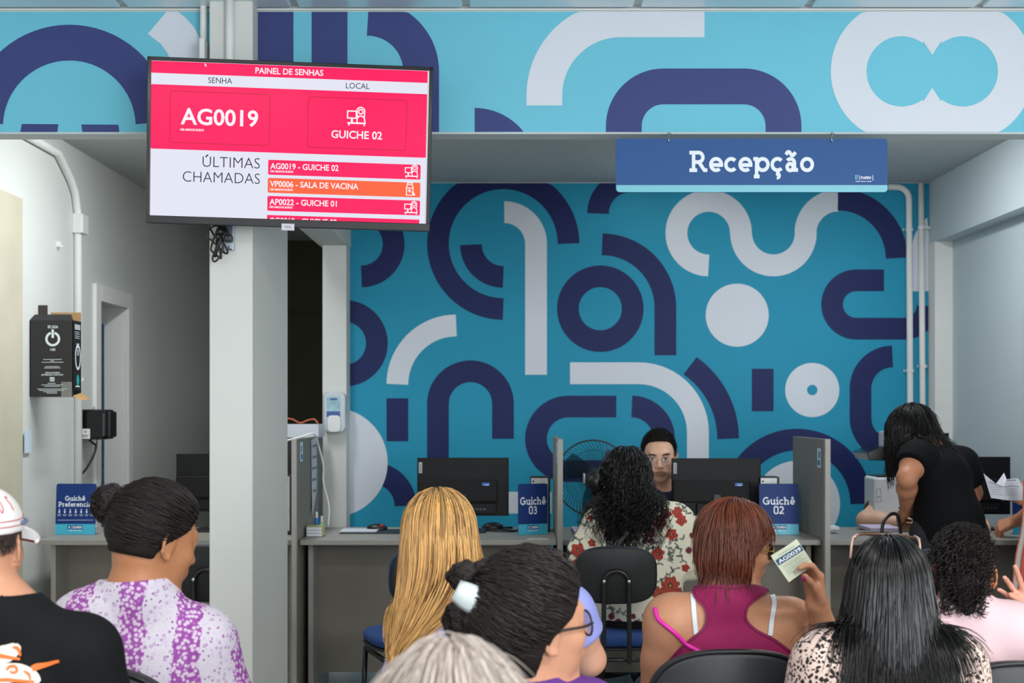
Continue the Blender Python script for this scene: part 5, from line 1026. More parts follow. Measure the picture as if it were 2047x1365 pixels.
# ------------------------------------------------------------------ 6 visitor in the floral blouse
Y = 5.78; kk = Y/F; H = Head(W(1253, 962, Y+.02), 8, -10, 0, 1.0); nb = W(1275, 1022, Y-.02); sl, sr = W(1200, 1052, Y-.02), W(1350, 1046, Y); pel = np.array([W(1262, 1200, Y)[0], Y+.0, .56])
aL, aR = (W(1166, 1130, Y+.02), W(1215, 1090, Y+.25)), (W(1378, 1120, Y+.04), W(1330, 1075, Y+.3))
pr = H.prims()+neck(H, nb, .052)+torso(nb, sl, sr, pel, .12, 1.1)+arm(sl, *aL, 1.15)+arm(sr, *aR, 1.15)+hand(aL[1], (.3, 1, -.1), (0, 0, 1), 1)[0]+hand(aR[1], (-.3, 1, .0), (0, 0, 1), -1)[0]
p6 = person('woman with long black curls in a cream floral blouse at the desk', (pel[0], pel[1], 0), pr, (176, 118, 88), .006)
FL = [(1331, 1026, 12, 0), (1243, 1010, 9, 0), (1318, 1044, 15, 0), (1297, 1063, 13, 0), (1343, 1068, 13, 0), (1315, 1107, 14, 0), (1354, 1024, 12, 0), (1362, 1040, 12, 0), (1340, 1170, 20, 1), (1322, 1190, 20, 1), (1352, 1190, 18, 1), (1155, 1100, 16, 0), (1158, 1125, 14, 0), (1183, 1085, 9, 0), (1290, 1081, 7, 2), (1302, 1080, 7, 2), (1222, 1232, 8, 2), (1236, 1244, 9, 2), (1218, 1246, 8, 2), (1266, 1232, 7, 2), (1272, 1244, 6, 2), (1288, 1230, 6, 2), (1377, 1100, 8, 2), (1384, 1070, 7, 2), (1370, 1135, 9, 0), (1212, 1035, 6, 2), (1213, 1068, 7, 0), (1205, 1120, 8, 2), (1180, 1035, 7, 0), (1186, 1160, 12, 0), (1250, 1150, 12, 0), (1290, 1150, 8, 2), (1210, 1200, 12, 0), (1190, 1236, 7, 2), (1312, 1240, 12, 0), (1176, 1120, 8, 2)]
rq = np.random.default_rng(21); BR = []
for i in range(46):
    x, y = rq.uniform(1150, 1392), rq.uniform(1000, 1258); a = rq.uniform(0, 6.28); BR.append((x, y, a, rq.uniform(22, 40)))
def flcol(V):
    x, y = PX(V); back = V[:, 1] < Y+.05; x = x+np.where(back, 0, 37); c = np.tile(lin((226, 220, 200)), (len(V), 1)); wv = 3*wob(V, 60, 3)
    def setc(m, rgb): c[m] = lin(rgb)
    for bx_, by_, a, l_ in BR:
        n_ = int(l_/5)
        for j in range(14):
            t = j/13; cx_, cy_ = bx_+cos(a+t*.8)*l_*t, by_+sin(a+t*.8)*l_*t; setc((np.abs(x-cx_) < .9) & (np.abs(y-cy_) < 1.4), (96, 104, 92))
        for j in range(n_):
            t = (j+1)/n_; cx_, cy_ = bx_+cos(a+t*.8)*l_*t, by_+sin(a+t*.8)*l_*t; b = a+t*.8+(.9 if j % 2 else -.9); ux, uy = cos(b), sin(b); px2, py2 = x-cx_-ux*4.5, y-cy_-uy*4.5
            p_, q2 = px2*ux+py2*uy, -px2*uy+py2*ux; setc(((p_/5)**2+(q2/1.9)**2) < 1, (74, 86, 78) if j % 3 else (120, 124, 110))
    for fx, fy_, r_, kd in FL:
        dx_, dy = x-fx, y-fy_; d = np.hypot(dx_, dy); an = np.arctan2(dy, dx_); pet = r_*(.88+.12*np.cos(an*(5 if kd != 1 else 7)+fx)); m = d < pet
        if kd == 2: setc(d < r_*.85, (112, 40, 66)); setc(d < r_*.3, (70, 24, 44))
        else:
            setc(m, (168, 54, 38) if kd == 0 else (166, 66, 44)); setc(m & (np.cos(an*(10 if kd == 0 else 17)+fx)*d/r_ > .45), (128, 34, 26)); setc(d < r_*.26, (60, 40, 44)); setc(d < r_*.12, (196, 150, 70))
    return c
m_fl = M('cream floral viscose', None, .8, attr=True, var=.03, vs=10, bump=.08, bs=300)
bl6 = neck(H, nb)+torso(nb, sl, sr, pel, .125, 1.14)+[C_(sl, sl*.3+aL[0]*.7, .062, .085, .05, flat=True), C_(sr, sr*.05+aR[0]*.95, .064, .08, .05, flat=True), C_(aR[0], aR[0]*.5+aR[1]*.5, .07, .06, .03), C_(aL[0], aL[0]*.5+aL[1]*.5, .06, .055, .03), E_(pel+[.0, 0, .05], (.2, .15, .15), None, .05), E_(pel*[1, 1, 0]+[-.0, 0, .80], (.17, .125, .2), None, .05)]
garment('blouse', bl6, .012, inter(outside(nb+[.01, .0, .05], (.085, .09, .06)), above(.50)), m_fl, p6, .0043, colfn=flcol, fold=.006, fs=12, seed=8, label='cream blouse with red poppies and green sprigs'); legs(p6, pel, M('black trousers', (16, 16, 18), .8), h=.012)
hm = hmat('long black hair', (14, 12, 13), .33); cap_hair(H, hbase(hm), p6, .016, hairline, .006, .002); ball6 = pr[:8]+bl6; bf6 = lambda P: ev(ball6, P)
longhair(H, 1900, (.26, .40), 16, down((-.02, -.06, -1)), bf6, hm, p6, .0016, 13, (.006, .034), m=30, post=lambda P: curly(P, .0085, 95, 4, .2))
drape('bag_strap', [wribbon([(1255, 1062), (1240, 1082), (1226, 1103)], [7, 7, 7])], lambda P: ev(bl6, P)-.02, m_blk, p6, 5.0, .004)
# ------------------------------------------------------------------ 7 clerk with glasses
Y = 6.95; H = Head(W(1318, 912, Y), 186, -8, 2, 1.08); nb = W(1325, 985, Y+.10); sl, sr = W(1392, 1020, Y+.10), W(1250, 1020, Y+.08); pel = np.array([W(1322, 1000, Y)[0], Y+.26, .56])
aL, aR = (sl+[.05, -.08, -.25], W(1370, 1052, Y-.12)), (sr+[-.05, -.08, -.25], W(1290, 1050, Y-.12)); aL[1][2] = aR[1][2] = ZD+.045; aL[0][2] = aR[0][2] = ZD+.01
pr = H.prims(male=True)+neck(H, nb, .056)+torso(nb, sr, sl, pel, .11, 1.0)+arm(sl, *aL)+arm(sr, *aR)
def fc(V, c):
    q = H.l(V); s_ = lambda cx_, cy_, rx, ry, y0=.05: np.clip(1.3-np.hypot((q[:, 0]-cx_)/rx, (q[:, 2]-cy_)/ry), 0, 1)*(q[:, 1] > y0)
    def bl(m, rgb, a=1.): m = np.clip(m*3, 0, 1)[:, None]*a; c[:] = c*(1-m)+lin(rgb)*m
    bl(s_(0, -.064, .022, .009), (150, 88, 80), .85); bl(s_(0, -.09, .05, .03, .02), (160, 124, 106), .3); bl(np.clip(1-np.hypot((q[:, 0])/.09, (q[:, 2]+.085)/.035), 0, 1)*(q[:, 1] > -.0), (150, 118, 100), .35)
    for s in (-1, 1):
        z_ = .0245-.25*np.abs(np.abs(q[:, 0])-.033); bl(np.clip(1.4-np.hypot((q[:, 0]-s*.033)/.017, (q[:, 2]-z_)/.0042), 0, 1)*(q[:, 1] > .05), (34, 24, 22), .95)
        bl(np.clip(1.3-np.hypot((q[:, 0]-s*.031)/.015, (q[:, 2]-.0015)/.0055), 0, 1)*(q[:, 1] > .06), (222, 212, 204), .75); bl(np.clip(1.3-np.hypot((q[:, 0]-s*.031-.002)/.0055, (q[:, 2]-.0015)/.0055), 0, 1)*(q[:, 1] > .06), (26, 18, 16), 1.); bl(np.clip(1.3-np.hypot((q[:, 0]-s*.031)/.016, (q[:, 2]-.0085)/.0024), 0, 1)*(q[:, 1] > .06), (50, 34, 30), .9)
        bl(np.clip(1-np.hypot((q[:, 0]-s*.031)/.02, (q[:, 2]+.012)/.008), 0, 1)*(q[:, 1] > .05), (140, 96, 84), .4)
    return c
p7 = person('seated clerk with short dark hair and round glasses facing the hall', (pel[0], pel[1], 0), pr+hand(aL[1], (-.25, -1, -.05), (0, 0, 1), -1)[0]+hand(aR[1], (.25, -1, -.05), (0, 0, 1), 1)[0], (222, 176, 150), .0042, fc)
m_ny = M('navy polo cotton', (20, 28, 58), .85, var=.05, bump=.1, bs=400)
garment('polo_shirt', neck(H, nb)+torso(nb, sr, sl, pel, .115, 1.04)+[C_(sl, sl*.4+aL[0]*.6, .06, .066, .04, flat=True), C_(sr, sr*.4+aR[0]*.6, .06, .066, .04, flat=True)], .008, inter(outside(nb+[0, -.02, .05], (.065, .075, .06)), above(.46)), m_ny, p7, .007); legs(p7, pel, m_trs, 180, knee=.30)
hm = hmat('short dark hair', (24, 18, 16), .5)
def hl7(q): f = q[:, 1]-np.interp(q[:, 2], [-.10, -.02, .0, .03, .062, .076, .086, .12], [-.06, -.03, .012, .024, .036, .050, .078, .2]); return np.maximum(f, -.06-q[:, 2])
cap_hair(H, hbase(hm), p7, .009, hl7, .004, .0012); ro = scalp(H, 2400, hl7, .006, 31); q_ = np.random.default_rng(3); dd_ = (ro-H.w((0, 0, .02))); dd_ /= np.linalg.norm(dd_, axis=1)[:, None]; fr_ = H.R@np.array([.25, .9, .1])
tubes('hair', np.stack([ro, ro+dd_*.008+fr_*.004, ro+dd_*.011+fr_*.006+q_.normal(size=ro.shape)*.002], 1), .0009, hm, p7)
specs(H, M('gold wire', (196, 186, 176), .25, 1.), None, p7, .0235, zoff=-.004, rim=.0009)
for s in (-1, 1): 
    ce_ = H.w((s*.033, .0945, -.004)); g = G(); ring_ = [H.w((s*.033+.0225*cos(a), .0945-abs(s*.033+.0225*cos(a))**2*2.2+.001, -.004+.020*sin(a))) for a in np.linspace(0, 2*pi, 24, endpoint=False)]; g.add([H.w((s*.033, .0945-.0024, -.004))]+ring_, [(0, i+1, (i+1) % 24+1) for i in range(24)]); g.obj('lens', M('clear lens', (235, 240, 245), .04, alpha=.10, spec=.8), p7, True)
# ------------------------------------------------------------------ 8 woman with auburn hair
Y = 3.72; H = Head(W(1471, 1094, Y), 69, -6, 3, .97); nb = W(1452, 1197, Y-.03); sl, sr = W(1340, 1242, Y-.03), W(1582, 1248, Y+.0); pel = np.array([W(1450, 1300, Y)[0], Y+.05, .53])
wr = W(1634, 1208, Y-.12); aL, aR = (sl+[-.035, .04, -.24], sl+[.08, .27, -.27]), (W(1668, 1338, Y-.05), wr)
hf = W(1620, 1128, Y-.13)-wr; hp_, ht = hand(wr, hf, (.85, .45, .25), 1, .96, curl=(.62, .78, .9, .95), spread=.04, thumb_dir=(-.46, -.52, .72))
pr = H.prims()+neck(H, nb, .06)+torso(nb, sl, sr, pel, .125, 1.22)+arm(sl, *aL, 1.28)+arm(sr, *aR, 1.15)+hand(aL[1], (.2, 1, -.1), (0, 0, 1), 1)[0]
def tat(V, c): return c
p8 = person('woman with short auburn hair and magenta racerback holding up a ticket', (pel[0], pel[1], 0), pr+hp_, (190, 136, 104), .005)
b8 = pr
yL = [1178, 1194, 1215, 1236, 1257, 1275, 1298, 1337, 1360]; xL_ = [1384, 1391, 1409, 1413, 1406, 1385, 1359, 1323, 1305]; yR = [1181, 1190, 1209, 1227, 1242, 1260, 1279, 1303, 1330]; xR_ = [1537, 1522, 1498, 1491, 1494, 1513, 1549, 1581, 1600]
def rg8(P):
    x, y = PX(P); fr_ = P[:, 1] > Y+.02; l_, r_ = np.interp(y, yL, xL_), np.interp(y, yR, xR_); return np.max([l_-x, x-r_, 1169+.0*x+np.clip(np.abs(x-1455)-50, 0, 50)*.22-y-0*fr_], 0)*.00135*.8
m_mg = M('magenta jersey', (140, 8, 78), .8, var=.05, bump=.15, bs=500); garment('tank_top', b8, .0045, inter(rg8, above(.46)), m_mg, p8, .005, fold=.0006, fs=9, lo=np.array([pel[0]-.32, Y-.3, .44]), hi=np.array([pel[0]+.32, Y+.3, 1.0]))
s8 = lambda P: ev(b8, P)-.004; m_hem = M('magenta binding', (122, 8, 70), .7)
drape('binding', [wribbon([(x, y) for x, y in zip(xL_[:8], yL[:8])], [5]*2), wribbon([(x, y) for x, y in zip(xR_[:8], yR[:8])], [5]*2), wribbon([(1386, 1176), (1402, 1171), (1455, 1172), (1508, 1171), (1536, 1180)], [6, 6])], s8, m_hem, p8, 3.0, .0035)
s8b = lambda P: ev(b8, P)-.001
drape('bra_strap', [wribbon([(1385, 1186), (1387, 1220), (1392, 1272)], [9.5, 9])], s8b, m_pale, p8, 3.0, .002, 'white strap'); drape('bra_strap', [wribbon([(1544, 1188), (1548, 1205), (1543, 1240), (1540, 1270)], [9.5, 9])], s8b, m_pale, p8, 3.0, .002, 'white strap')
G().tube(bez([hit([q], s8b, 3., .004)[0] for q in ((1309, 1215), (1315, 1236), (1330, 1250), (1350, 1266), (1372, 1288), (1398, 1302))], 6), .0062, 8).obj('fallen_strap', M('bright pink strap', (216, 36, 160), .5, var=.05), p8, True); legs(p8, pel, denim(), w_=.2)
hm = hmat('auburn hair', (108, 54, 34), .35, .36); b8h = pr[:9]+neck(H, nb, .06); nap = H.w((0, -.06, -.075))
cap_hair(H, hmat('auburn hair roots', (58, 28, 20), .5), p8, .016, lambda q: np.maximum(hairline(q), -.07-q[:, 2]), .005, .0015)
def f8(P, t, D):
    q = H.l(P); inn = np.clip((-.01-q[:, 2])/.06, 0, 1)[:, None]; return np.array([0, 0, -1.])*(1-inn*.15)+(H.w((0, .0, -.07))-P)*inn*5+(H.R@np.array([0, -1., 0]))*np.clip((q[:, 1:2]+.01)*22, 0, 1.6)*(q[:, 2:3] < .07)
longhair(H, 3200, (.085, .152), 14, f8, lambda P: ev(b8h, P), hm, p8, .0015, 15, (.005, .022), region=lambda q: np.maximum(hairline(q), q[:, 1]-.045), stiff=.5, lift=0, m=16)
specs(H, M('gold wire frame', (206, 170, 90), .25, 1.), M('smoky lens', (38, 32, 36), .1, alpha=.9), p8, .026, zoff=-.002, rim=.0013)
G().sph(H.w((.082, -.003, -.036)), .004, 10, 6).obj('earring', m_steel, p8, True)
nl = ht[4]; G().sph(nl+np.array([-.003, -.005, -.004]), (.006, .004, .009), 10, 6).obj('nail', M('crimson nail varnish', (150, 20, 84), .15), p8, True)
tk = thing('ticket', 'pale paper queue ticket numbered AG0039 held up by the auburn haired woman', 'ticket', W(1577, 1120, Y-.16)); yt = Y-.188
tU_ = W(1592, 1077, yt+.01)-W(1541, 1111, yt-.01); tV_ = W(1541, 1111, yt-.01)-W(1577, 1164, yt); O_ = W(1577, 1164, yt)
tkp = lambda p, off=0.: np.array([O_+tU_*u_+tV_*v_+np.array([0, -off+.005*math.sin(u_*3+v_*2.5), 0]) for u_, v_ in np.asarray(p, float)])
gr = [(i/8, j/8) for j in range(9) for i in range(9)]; G().add(tkp(gr), [(j*9+i, j*9+i+1, (j+1)*9+i+1, (j+1)*9+i) for j in range(8) for i in range(8)]).obj('paper', M('thermal paper', (206, 214, 190), .6, var=.04), tk, True)
def strips(x0, y0, x1, y1, n_=8): return [rect(x0+(x1-x0)*i/n_, y0, x0+(x1-x0)*(i+1)/n_, y1) for i in range(n_)]
m_tb = M('ticket ink', (58, 84, 120), .6); put('number_block', strips(.04, .60, .98, .80), tkp, m_tb, tk, .001); put('lettering', [text('AG0039', .09, .93, .635, .125, .03, ydown=False)], tkp, m_ink, tk, .002)
put('print', strips(.2, .87, .8, .885, 8)+sum([strips(.12, y_, .9-.1*(i % 2), y_+.012) for i, y_ in enumerate((.5, .44, .36, .30, .24, .18))], []), tkp, M('faint print', (150, 160, 160), .6), tk, .001)
# ------------------------------------------------------------------ 9 woman in the leopard blouse
Y = 3.2; H = Head(W(1777, 1188, Y+.03), 13, -8, 0, 1.0); nb = W(1775, 1282, Y-.01); sl, sr = W(1652, 1332, Y-.02), W(1902, 1338, Y-.02); pel = np.array([nb[0], Y+.02, .53]); aL, aR = (sl+[-.05, .04, -.25], sl+[.06, .27, -.28]), (sr+[.05, .04, -.25], sr+[-.06, .27, -.28])
pr = H.prims()+neck(H, nb, .05)+torso(nb, sl, sr, pel, .115, 1.08)+arm(sl, *aL, 1.05)+arm(sr, *aR, 1.05)+hand(aL[1], (.2, 1, -.1), (0, 0, 1), 1)[0]+hand(aR[1], (-.2, 1, -.1), (0, 0, 1), -1)[0]
p9 = person('woman with long straight black hair and leopard print blouse', (pel[0], pel[1], 0), pr, (205, 150, 120), .007)
def leo(mk, ramp, mix, L, co):
    nz_ = mk('TexNoise', Scale=40., Detail=2.); L.new(co, nz_.inputs['Vector']); mx = mk('Mix', _data_type='VECTOR'); mx.inputs[0].default_value = .02; L.new(co, mx.inputs[4]); L.new(nz_.outputs['Color'], mx.inputs[5])
    v = mk('TexVoronoi', Scale=105., _feature='F1'); L.new(mx.outputs[1], v.inputs['Vector']); n2 = mk('TexNoise', Scale=95., Detail=1.); L.new(co, n2.inputs['Vector']); a_ = mk('Math', _operation='MULTIPLY_ADD'); L.new(n2.outputs[0], a_.inputs[0]); a_.inputs[1].default_value = .9; L.new(v.outputs['Distance'], a_.inputs[2])
    return ramp(a_.outputs[0], [(.0, (30, 24, 26)), (.84, (34, 26, 28)), (.90, (222, 196, 184)), (1, (226, 200, 190))])
bl9 = neck(H, nb)+torso(nb, sl, sr, pel, .12, 1.12)+[C_(sl, sl*.35+aL[0]*.65, .066, .078, .04, flat=True), C_(sr, sr*.35+aR[0]*.65, .066, .078, .04, flat=True)]
garment('blouse', bl9, .011, inter(outside(nb+[0, .02, .05], (.07, .08, .06)), above(.45)), patmat('leopard print fabric', leo), p9, .007, fold=.005, fs=11, seed=12); legs(p9, pel, m_trs)
hm = hmat('straight black hair', (12, 12, 14), .28, .25, .55); cap_hair(H, hbase(hm), p9, .012, hairline, .006, .001); ball9 = pr[:8]+bl9; bf9 = lambda P: ev(ball9, P)-.0
def f9(P, t, D): return np.stack([np.clip((P[:, 0]-H.c[0])*1.5, -.2, .2)*(.4+t), -.10+0*P[:, 0], -1+0*P[:, 0]], 1)
longhair(H, 3000, (.27, .385), 16, f9, bf9, hm, p9, .0017, 17, (.006, .024), m=16, post=lambda P: curly(P, .0025, 26, 6, .5))
gt = thing('eyeglasses', 'square clear and gold framed glasses pushed up on the straight black hair', 'glasses', H.w((0, 0, .13))); m_gf = M('pink clear acetate', (206, 170, 160), .15, alpha=.8); A9 = lambda px, py, dy: W(px, py, H.c[1]+dy)
G().tube(bez([A9(1700, 1116, .0), A9(1702, 1092, .0), A9(1706, 1073, .02), A9(1716, 1068, .06)], 6), .0028, 8).obj('temple', m_gf, gt, True); G().tube(bez([A9(1838, 1114, .0), A9(1839, 1092, .0), A9(1836, 1077, .02), A9(1828, 1071, .06)], 6), .0028, 8).obj('temple', m_gf, gt, True)
G().tube(bez([A9(1706, 1070, .045), A9(1735, 1067, .075), A9(1770, 1068, .085), A9(1806, 1070, .075), A9(1836, 1078, .045)], 8), .0030, 8).obj('front_bar', M('tortoise acetate', (96, 70, 52), .2, var=.3, vs=50), gt, True)
for x_ in (1708, 1836): G().sph(A9(x_, 1073 if x_ < 1800 else 1078, .03), (.005, .008, .005), 10, 6).obj('hinge', M('gold hinge', (220, 170, 130), .25, 1.), gt, True)
# ------------------------------------------------------------------ 10 child with dark curls
Y = 3.56; H = Head(W(1926, 1146, Y+.02), 18, 0, 0, .95); nb = W(1924, 1225, Y-.0); sl, sr = W(1842, 1272, Y), W(2022, 1266, Y); pel = np.array([nb[0]+.01, Y+.05, .53]); aL, aR = (sl+[-.03, .06, -.23], sl+[.07, .28, -.24]), (sr+[.03, .06, -.23], sr+[-.07, .28, -.24])
pr = H.prims()+neck(H, nb, .050)+torso(nb, sl, sr, pel, .105, 1.1)+arm(sl, *aL)+arm(sr, *aR)+hand(aL[1], (.2, 1, -.1), (0, 0, 1), 1)[0]+hand(aR[1], (-.2, 1, -.1), (0, 0, 1), -1)[0]
p10 = person('curly haired child in a pale pink T-shirt with a small earring', (pel[0], pel[1], 0), pr, (196, 128, 92), .006)
m_pk = M('pale pink jersey', (228, 196, 202), .85, var=.03, bump=.12, bs=500); bl10 = neck(H, nb)+torso(nb, sl, sr, pel, .11, 1.14)+[C_(sl, sl*.4+aL[0]*.6, .064, .07, .04, flat=True), C_(sr, sr*.3+aR[0]*.7, .066, .074, .04, flat=True)]
garment('shirt', bl10, .012, inter(outside(nb+[0, .01, .05], (.066, .075, .058)), above(.45)), m_pk, p10, .006, fold=.005, fs=9, seed=14); legs(p10, pel, denim())
hm = hmat('tight dark curls', (26, 20, 19), .38, .3); hlc = lambda q: np.maximum(hairline(q), np.minimum(np.minimum(np.abs(q[:, 0])-.052, .036-q[:, 2]), q[:, 1]+.045)); cap_hair(H, hbase(hm), p10, .008, hlc, .005, .003, extra=lambda P: d_cap(P, H.w((0, -.075, -.02)), H.w((.005, -.085, -.095)), .05, .026))
ro = scalp(H, 1700, hlc, .006, 41); ro = np.vstack([ro, H.w(np.stack([.066*(q_.uniform(-1, 1, 420)), -.10+.01*q_.normal(size=420), q_.uniform(-.09, -.0, 420)], 1)*[.85, 1, 1])]); ou = ro-H.w((0, 0, .02)); Pg = grow(ro, ou, q_.uniform(.014, .032, len(ro)), 6, lambda P, t, D: np.array([0, 0, -.5])+(H.R@np.array([0, -1., 0]))*1.2+0*P, lambda P: ev(pr[:8], P), .008, .75); tubes('hair', curly(resample(Pg, 16), .0052, 260, 7, .0), .0013, hm, p10)
G().sph(H.w((-.083, -.004, -.044)), .0055, 12, 8).obj('earring', m_steel, p10, True)
# ------------------------------------------------------------------ 4 woman with glasses and claw clip
Y = 2.76; H = Head(W(1071, 1252, Y), 60, 6, 3, 1.08); nb = W(1040, 1378, Y-.02); sl, sr = W(890, 1430, Y-.03), W(1170, 1440, Y+.03); pel = np.array([nb[0], Y+.03, .52]); aL, aR = (sl+[-.05, .04, -.25], sl+[.06, .27, -.24]), (sr+[.05, .04, -.25], sr+[-.06, .27, -.24])
pr = H.prims()+neck(H, nb, .056)+torso(nb, sl, sr, pel, .12, 1.08)+arm(sl, *aL, 1.1)+arm(sr, *aR, 1.1)+hand(aL[1], (.2, 1, -.1), (0, 0, 1), 1)[0]+hand(aR[1], (-.2, 1, -.1), (0, 0, 1), -1)[0]
p4 = person('dark haired woman in dark glasses and purple top with a white claw clip', (pel[0], pel[1], 0), pr, (196, 142, 114), .0055)
garment('top', neck(H, nb)+torso(nb, sl, sr, pel, .125, 1.12)+[C_(sl, sl*.4+aL[0]*.6, .066, .074, .04, flat=True), C_(sr, sr*.4+aR[0]*.6, .066, .074, .04, flat=True)], .01, inter(outside(nb+[0, .01, .05], (.08, .085, .055)), above(.44)), M('purple jersey', (92, 44, 130), .85, var=.05), p4, .007, fold=.003); legs(p4, pel, m_trs)
hm = hmat('very dark brown hair', (32, 24, 22), .42); tg = W(975, 1195, Y-.01); cap_hair(H, hbase(hm), p4, .028, hairline, .006, .002, extra=lambda P: d_cap(P, H.w((0, -.08, .03)), tg, .07, .04)); combed(H, 2000, tg, pr, hm, p4, r=.0013, seed=9, thick=(.024, .036), frizz=.0032)
for c_, r_, s_ in (((930, 1152), (.038, .03, .030), 1), ((972, 1146), (.034, .03, .028), 2), ((922, 1240), (.036, .035, .040), 3), ((958, 1258), (.038, .035, .044), 4), ((1000, 1160), (.03, .03, .03), 8)): clump('hair_coil', W(*c_, Y-.02), r_, 280, hm, p4, .0013, seed=s_)
specs(H, M('dark brown frame', (36, 26, 26), .3), M('pale lens', (170, 170, 190), .08, alpha=.45), p4, .027, zoff=-.004, rim=.0024)
cl_ = thing('hair_clip', 'white claw clip in the dark bun of the woman with glasses', 'hair clip', W(945, 1200, Y-.06)); m_cl = M('milky white plastic', (196, 206, 208), .25)
uX = (W(978, 1214, Y-.07)-W(918, 1182, Y-.07)); uX /= np.linalg.norm(uX); uZ = np.cross(uX, [0, 1., 0]); uZ = uZ if uZ[2] > 0 else -uZ; cc_ = W(949, 1199, Y-.074)
V = []; 
for i in range(9):
    for j in range(7): a = i/8-.5; b = j/6-.5; V.append(cc_+uX*.084*a+uZ*(.031+.012*(1-4*a*a))*b*1.25+np.array([0, -.014*(1-4*b*b)*.9-.006*(1-4*a*a), 0]))
g = G().add(V, [(i*7+j, i*7+j+1, (i+1)*7+j+1, (i+1)*7+j) for i in range(8) for j in range(6)]); o = g.obj('shell', m_cl, cl_, True); md = o.modifiers.new('solid', 'SOLIDIFY'); md.thickness = .003
for i in range(4): a = (i/3-.5)*.9; G().tube(bez([cc_+uX*.034+uZ*.030*a+[0, -.014, 0], cc_+uX*.048+uZ*.034*a+[0, -.013, 0], cc_+uX*.058+uZ*.034*a+[0, -.004, 0]], 4), [.003]*8+[.0015]).obj('tooth', m_cl, cl_, True)
G().cyl(cc_-uX*.034-uZ*.014, cc_-uX*.034+uZ*.014, .006).obj('hinge', m_cl, cl_, True)
# ------------------------------------------------------------------ 5 grey haired person
Y = 1.95; H = Head(W(900, 1455, Y), 4, -4, 0, .98); nb = W(900, 1600, Y-.03); sl, sr = nb+[-.17, 0, -.06], nb+[.17, 0, -.06]; pel = np.array([nb[0], Y+.02, .40]); pel[2] = .46; aL, aR = (sl+[-.05, .04, -.2], sl+[.06, .27, -.18]), (sr+[.05, .04, -.2], sr+[-.06, .27, -.18])
pr = H.prims(False)+neck(H, nb, .056)+torso(nb, sl, sr, pel, .12, 1.05)+arm(sl, *aL)+arm(sr, *aR)+hand(aL[1], (.2, 1, -.1), (0, 0, 1), 1)[0]+hand(aR[1], (-.2, 1, -.1), (0, 0, 1), -1)[0]
p5 = person('grey haired person whose crown shows at the bottom edge', (pel[0], pel[1], 0), pr, (206, 160, 140), .007)
garment('shirt', neck(H, nb)+torso(nb, sl, sr, pel, .125, 1.1)+[C_(sl, aL[0], .06, .06, .04), C_(sr, aR[0], .06, .06, .04)], .01, inter(outside(nb+[0, .01, .05], (.07, .08, .055)), above(.38)), M('grey cotton', (120, 120, 126), .85), p5, .009); legs(p5, pel, m_trs, seat=.45)
hm = hmat('silver grey hair', (196, 184, 176), .42, .35); cap_hair(H, M('thin grey hair over scalp', (186, 158, 146), .6, var=.12, vs=18), p5, .006, hairline, .006, .001)
ro = scalp(H, 2600, hairline, .006, 51); lo_ = H.l(ro); d0 = np.stack([lo_[:, 0]*9, lo_[:, 1]*8-.2, .3+0*lo_[:, 0]], 1)@H.R.T; Pg = grow(ro, d0+q_.normal(size=ro.shape)*.15, q_.uniform(.05, .10, 2600), 8, lambda P, t, D: (P-H.w((0, -.02, .16)))*[1, 1, 1]*6+[0, 0, -.3], lambda P: ev(pr[:5], P), q_.uniform(.008, .020, 2600), .6); tubes('hair', Pg, .0009, hm, p5)
# ------------------------------------------------------------------ 11 standing woman in black
Y = 5.95; H = Head(W(1828, 872, Y+.08), -40, -48, 10, 1.0); nb = W(1862, 905, Y+.03); sl, sr = W(1832, 915, Y-.06), W(1922, 928, Y+.05); pel = np.array([W(1896, 1060, Y-.05)[0], Y-.06, .90]); el = W(1813, 955, Y-.14); wr = W(1812, 1020, Y+.06)
aR = (W(1944, 985, Y+.12), W(1920, 1035, Y+.32)); hl_, _ = hand(wr, W(1790, 1046, Y+.16)-wr, (-.2, -.75, .6), -1, 1., curl=(.7, .8, .9, .9), spread=.03)
pr = H.prims()+neck(H, nb, .055)+torso(nb, sl, sr, pel, .115, .96)+arm(sl, el, wr, 1.1)+arm(sr, *aR, 1.1)+hand(aR[1], (-.3, 1, -.3), (0, 0, 1), -1)[0]+hl_
p11 = person('standing woman in a black T-shirt bending over the far right desk', (pel[0], pel[1], 0), pr, (186, 128, 96), .006)
bl11 = neck(H, nb)+torso(nb, sl, sr, pel, .12, 1.0)+[C_(sl, sl*.62+el*.38, .062, .068, .04, flat=True), C_(sr, sr*.45+aR[0]*.55, .062, .068, .04, flat=True), E_(pel+[0, 0, -.06], (.135, .13, .17), None, .05)]
garment('shirt', bl11, .010, inter(outside(H.w((0, -.03, -.09)), (.06, .06, .05)), above(.80)), M('black T-shirt', (10, 11, 14), .85, spec=.15, var=.06, bump=.1, bs=400), p11, .007, fold=.004, fs=9)
g11 = [E_(pel+[0, 0, -.05], (.13, .125, .14), None, .05)]
for s in (-1, 1): hpj = pel+[s*.085, 0, -.06]; kn_ = np.array([hpj[0]+s*.01, hpj[1]-.01, .47]); an_ = np.array([kn_[0], kn_[1]-.03, .09]); g11 += [C_(hpj, kn_, .088, .06, .04), C_(kn_, an_, .058, .042, .03)]; G().sph(an_*[1, 1, 0]+[0, .05, .045], (.04, .12, .045), 14, 8).obj('shoe', m_blk, p11, True)
V, Q = surf(lambda P: ev(g11, P), *bounds(g11), .012); mesh_np('trousers', V, Q, m_trs, p11, True)
hm = hmat('long black hair', (14, 12, 13), .33); cap_hair(H, hbase(hm), p11, .016, hairline, .006, .002); b11 = pr[:6]+bl11
longhair(H, 1900, (.12, .27), 14, down((.05, .0, -1)), lambda P: ev(b11, P), hm, p11, .0015, 19, (.006, .035), m=16, post=lambda P: curly(P, .003, 60, 5, .4))
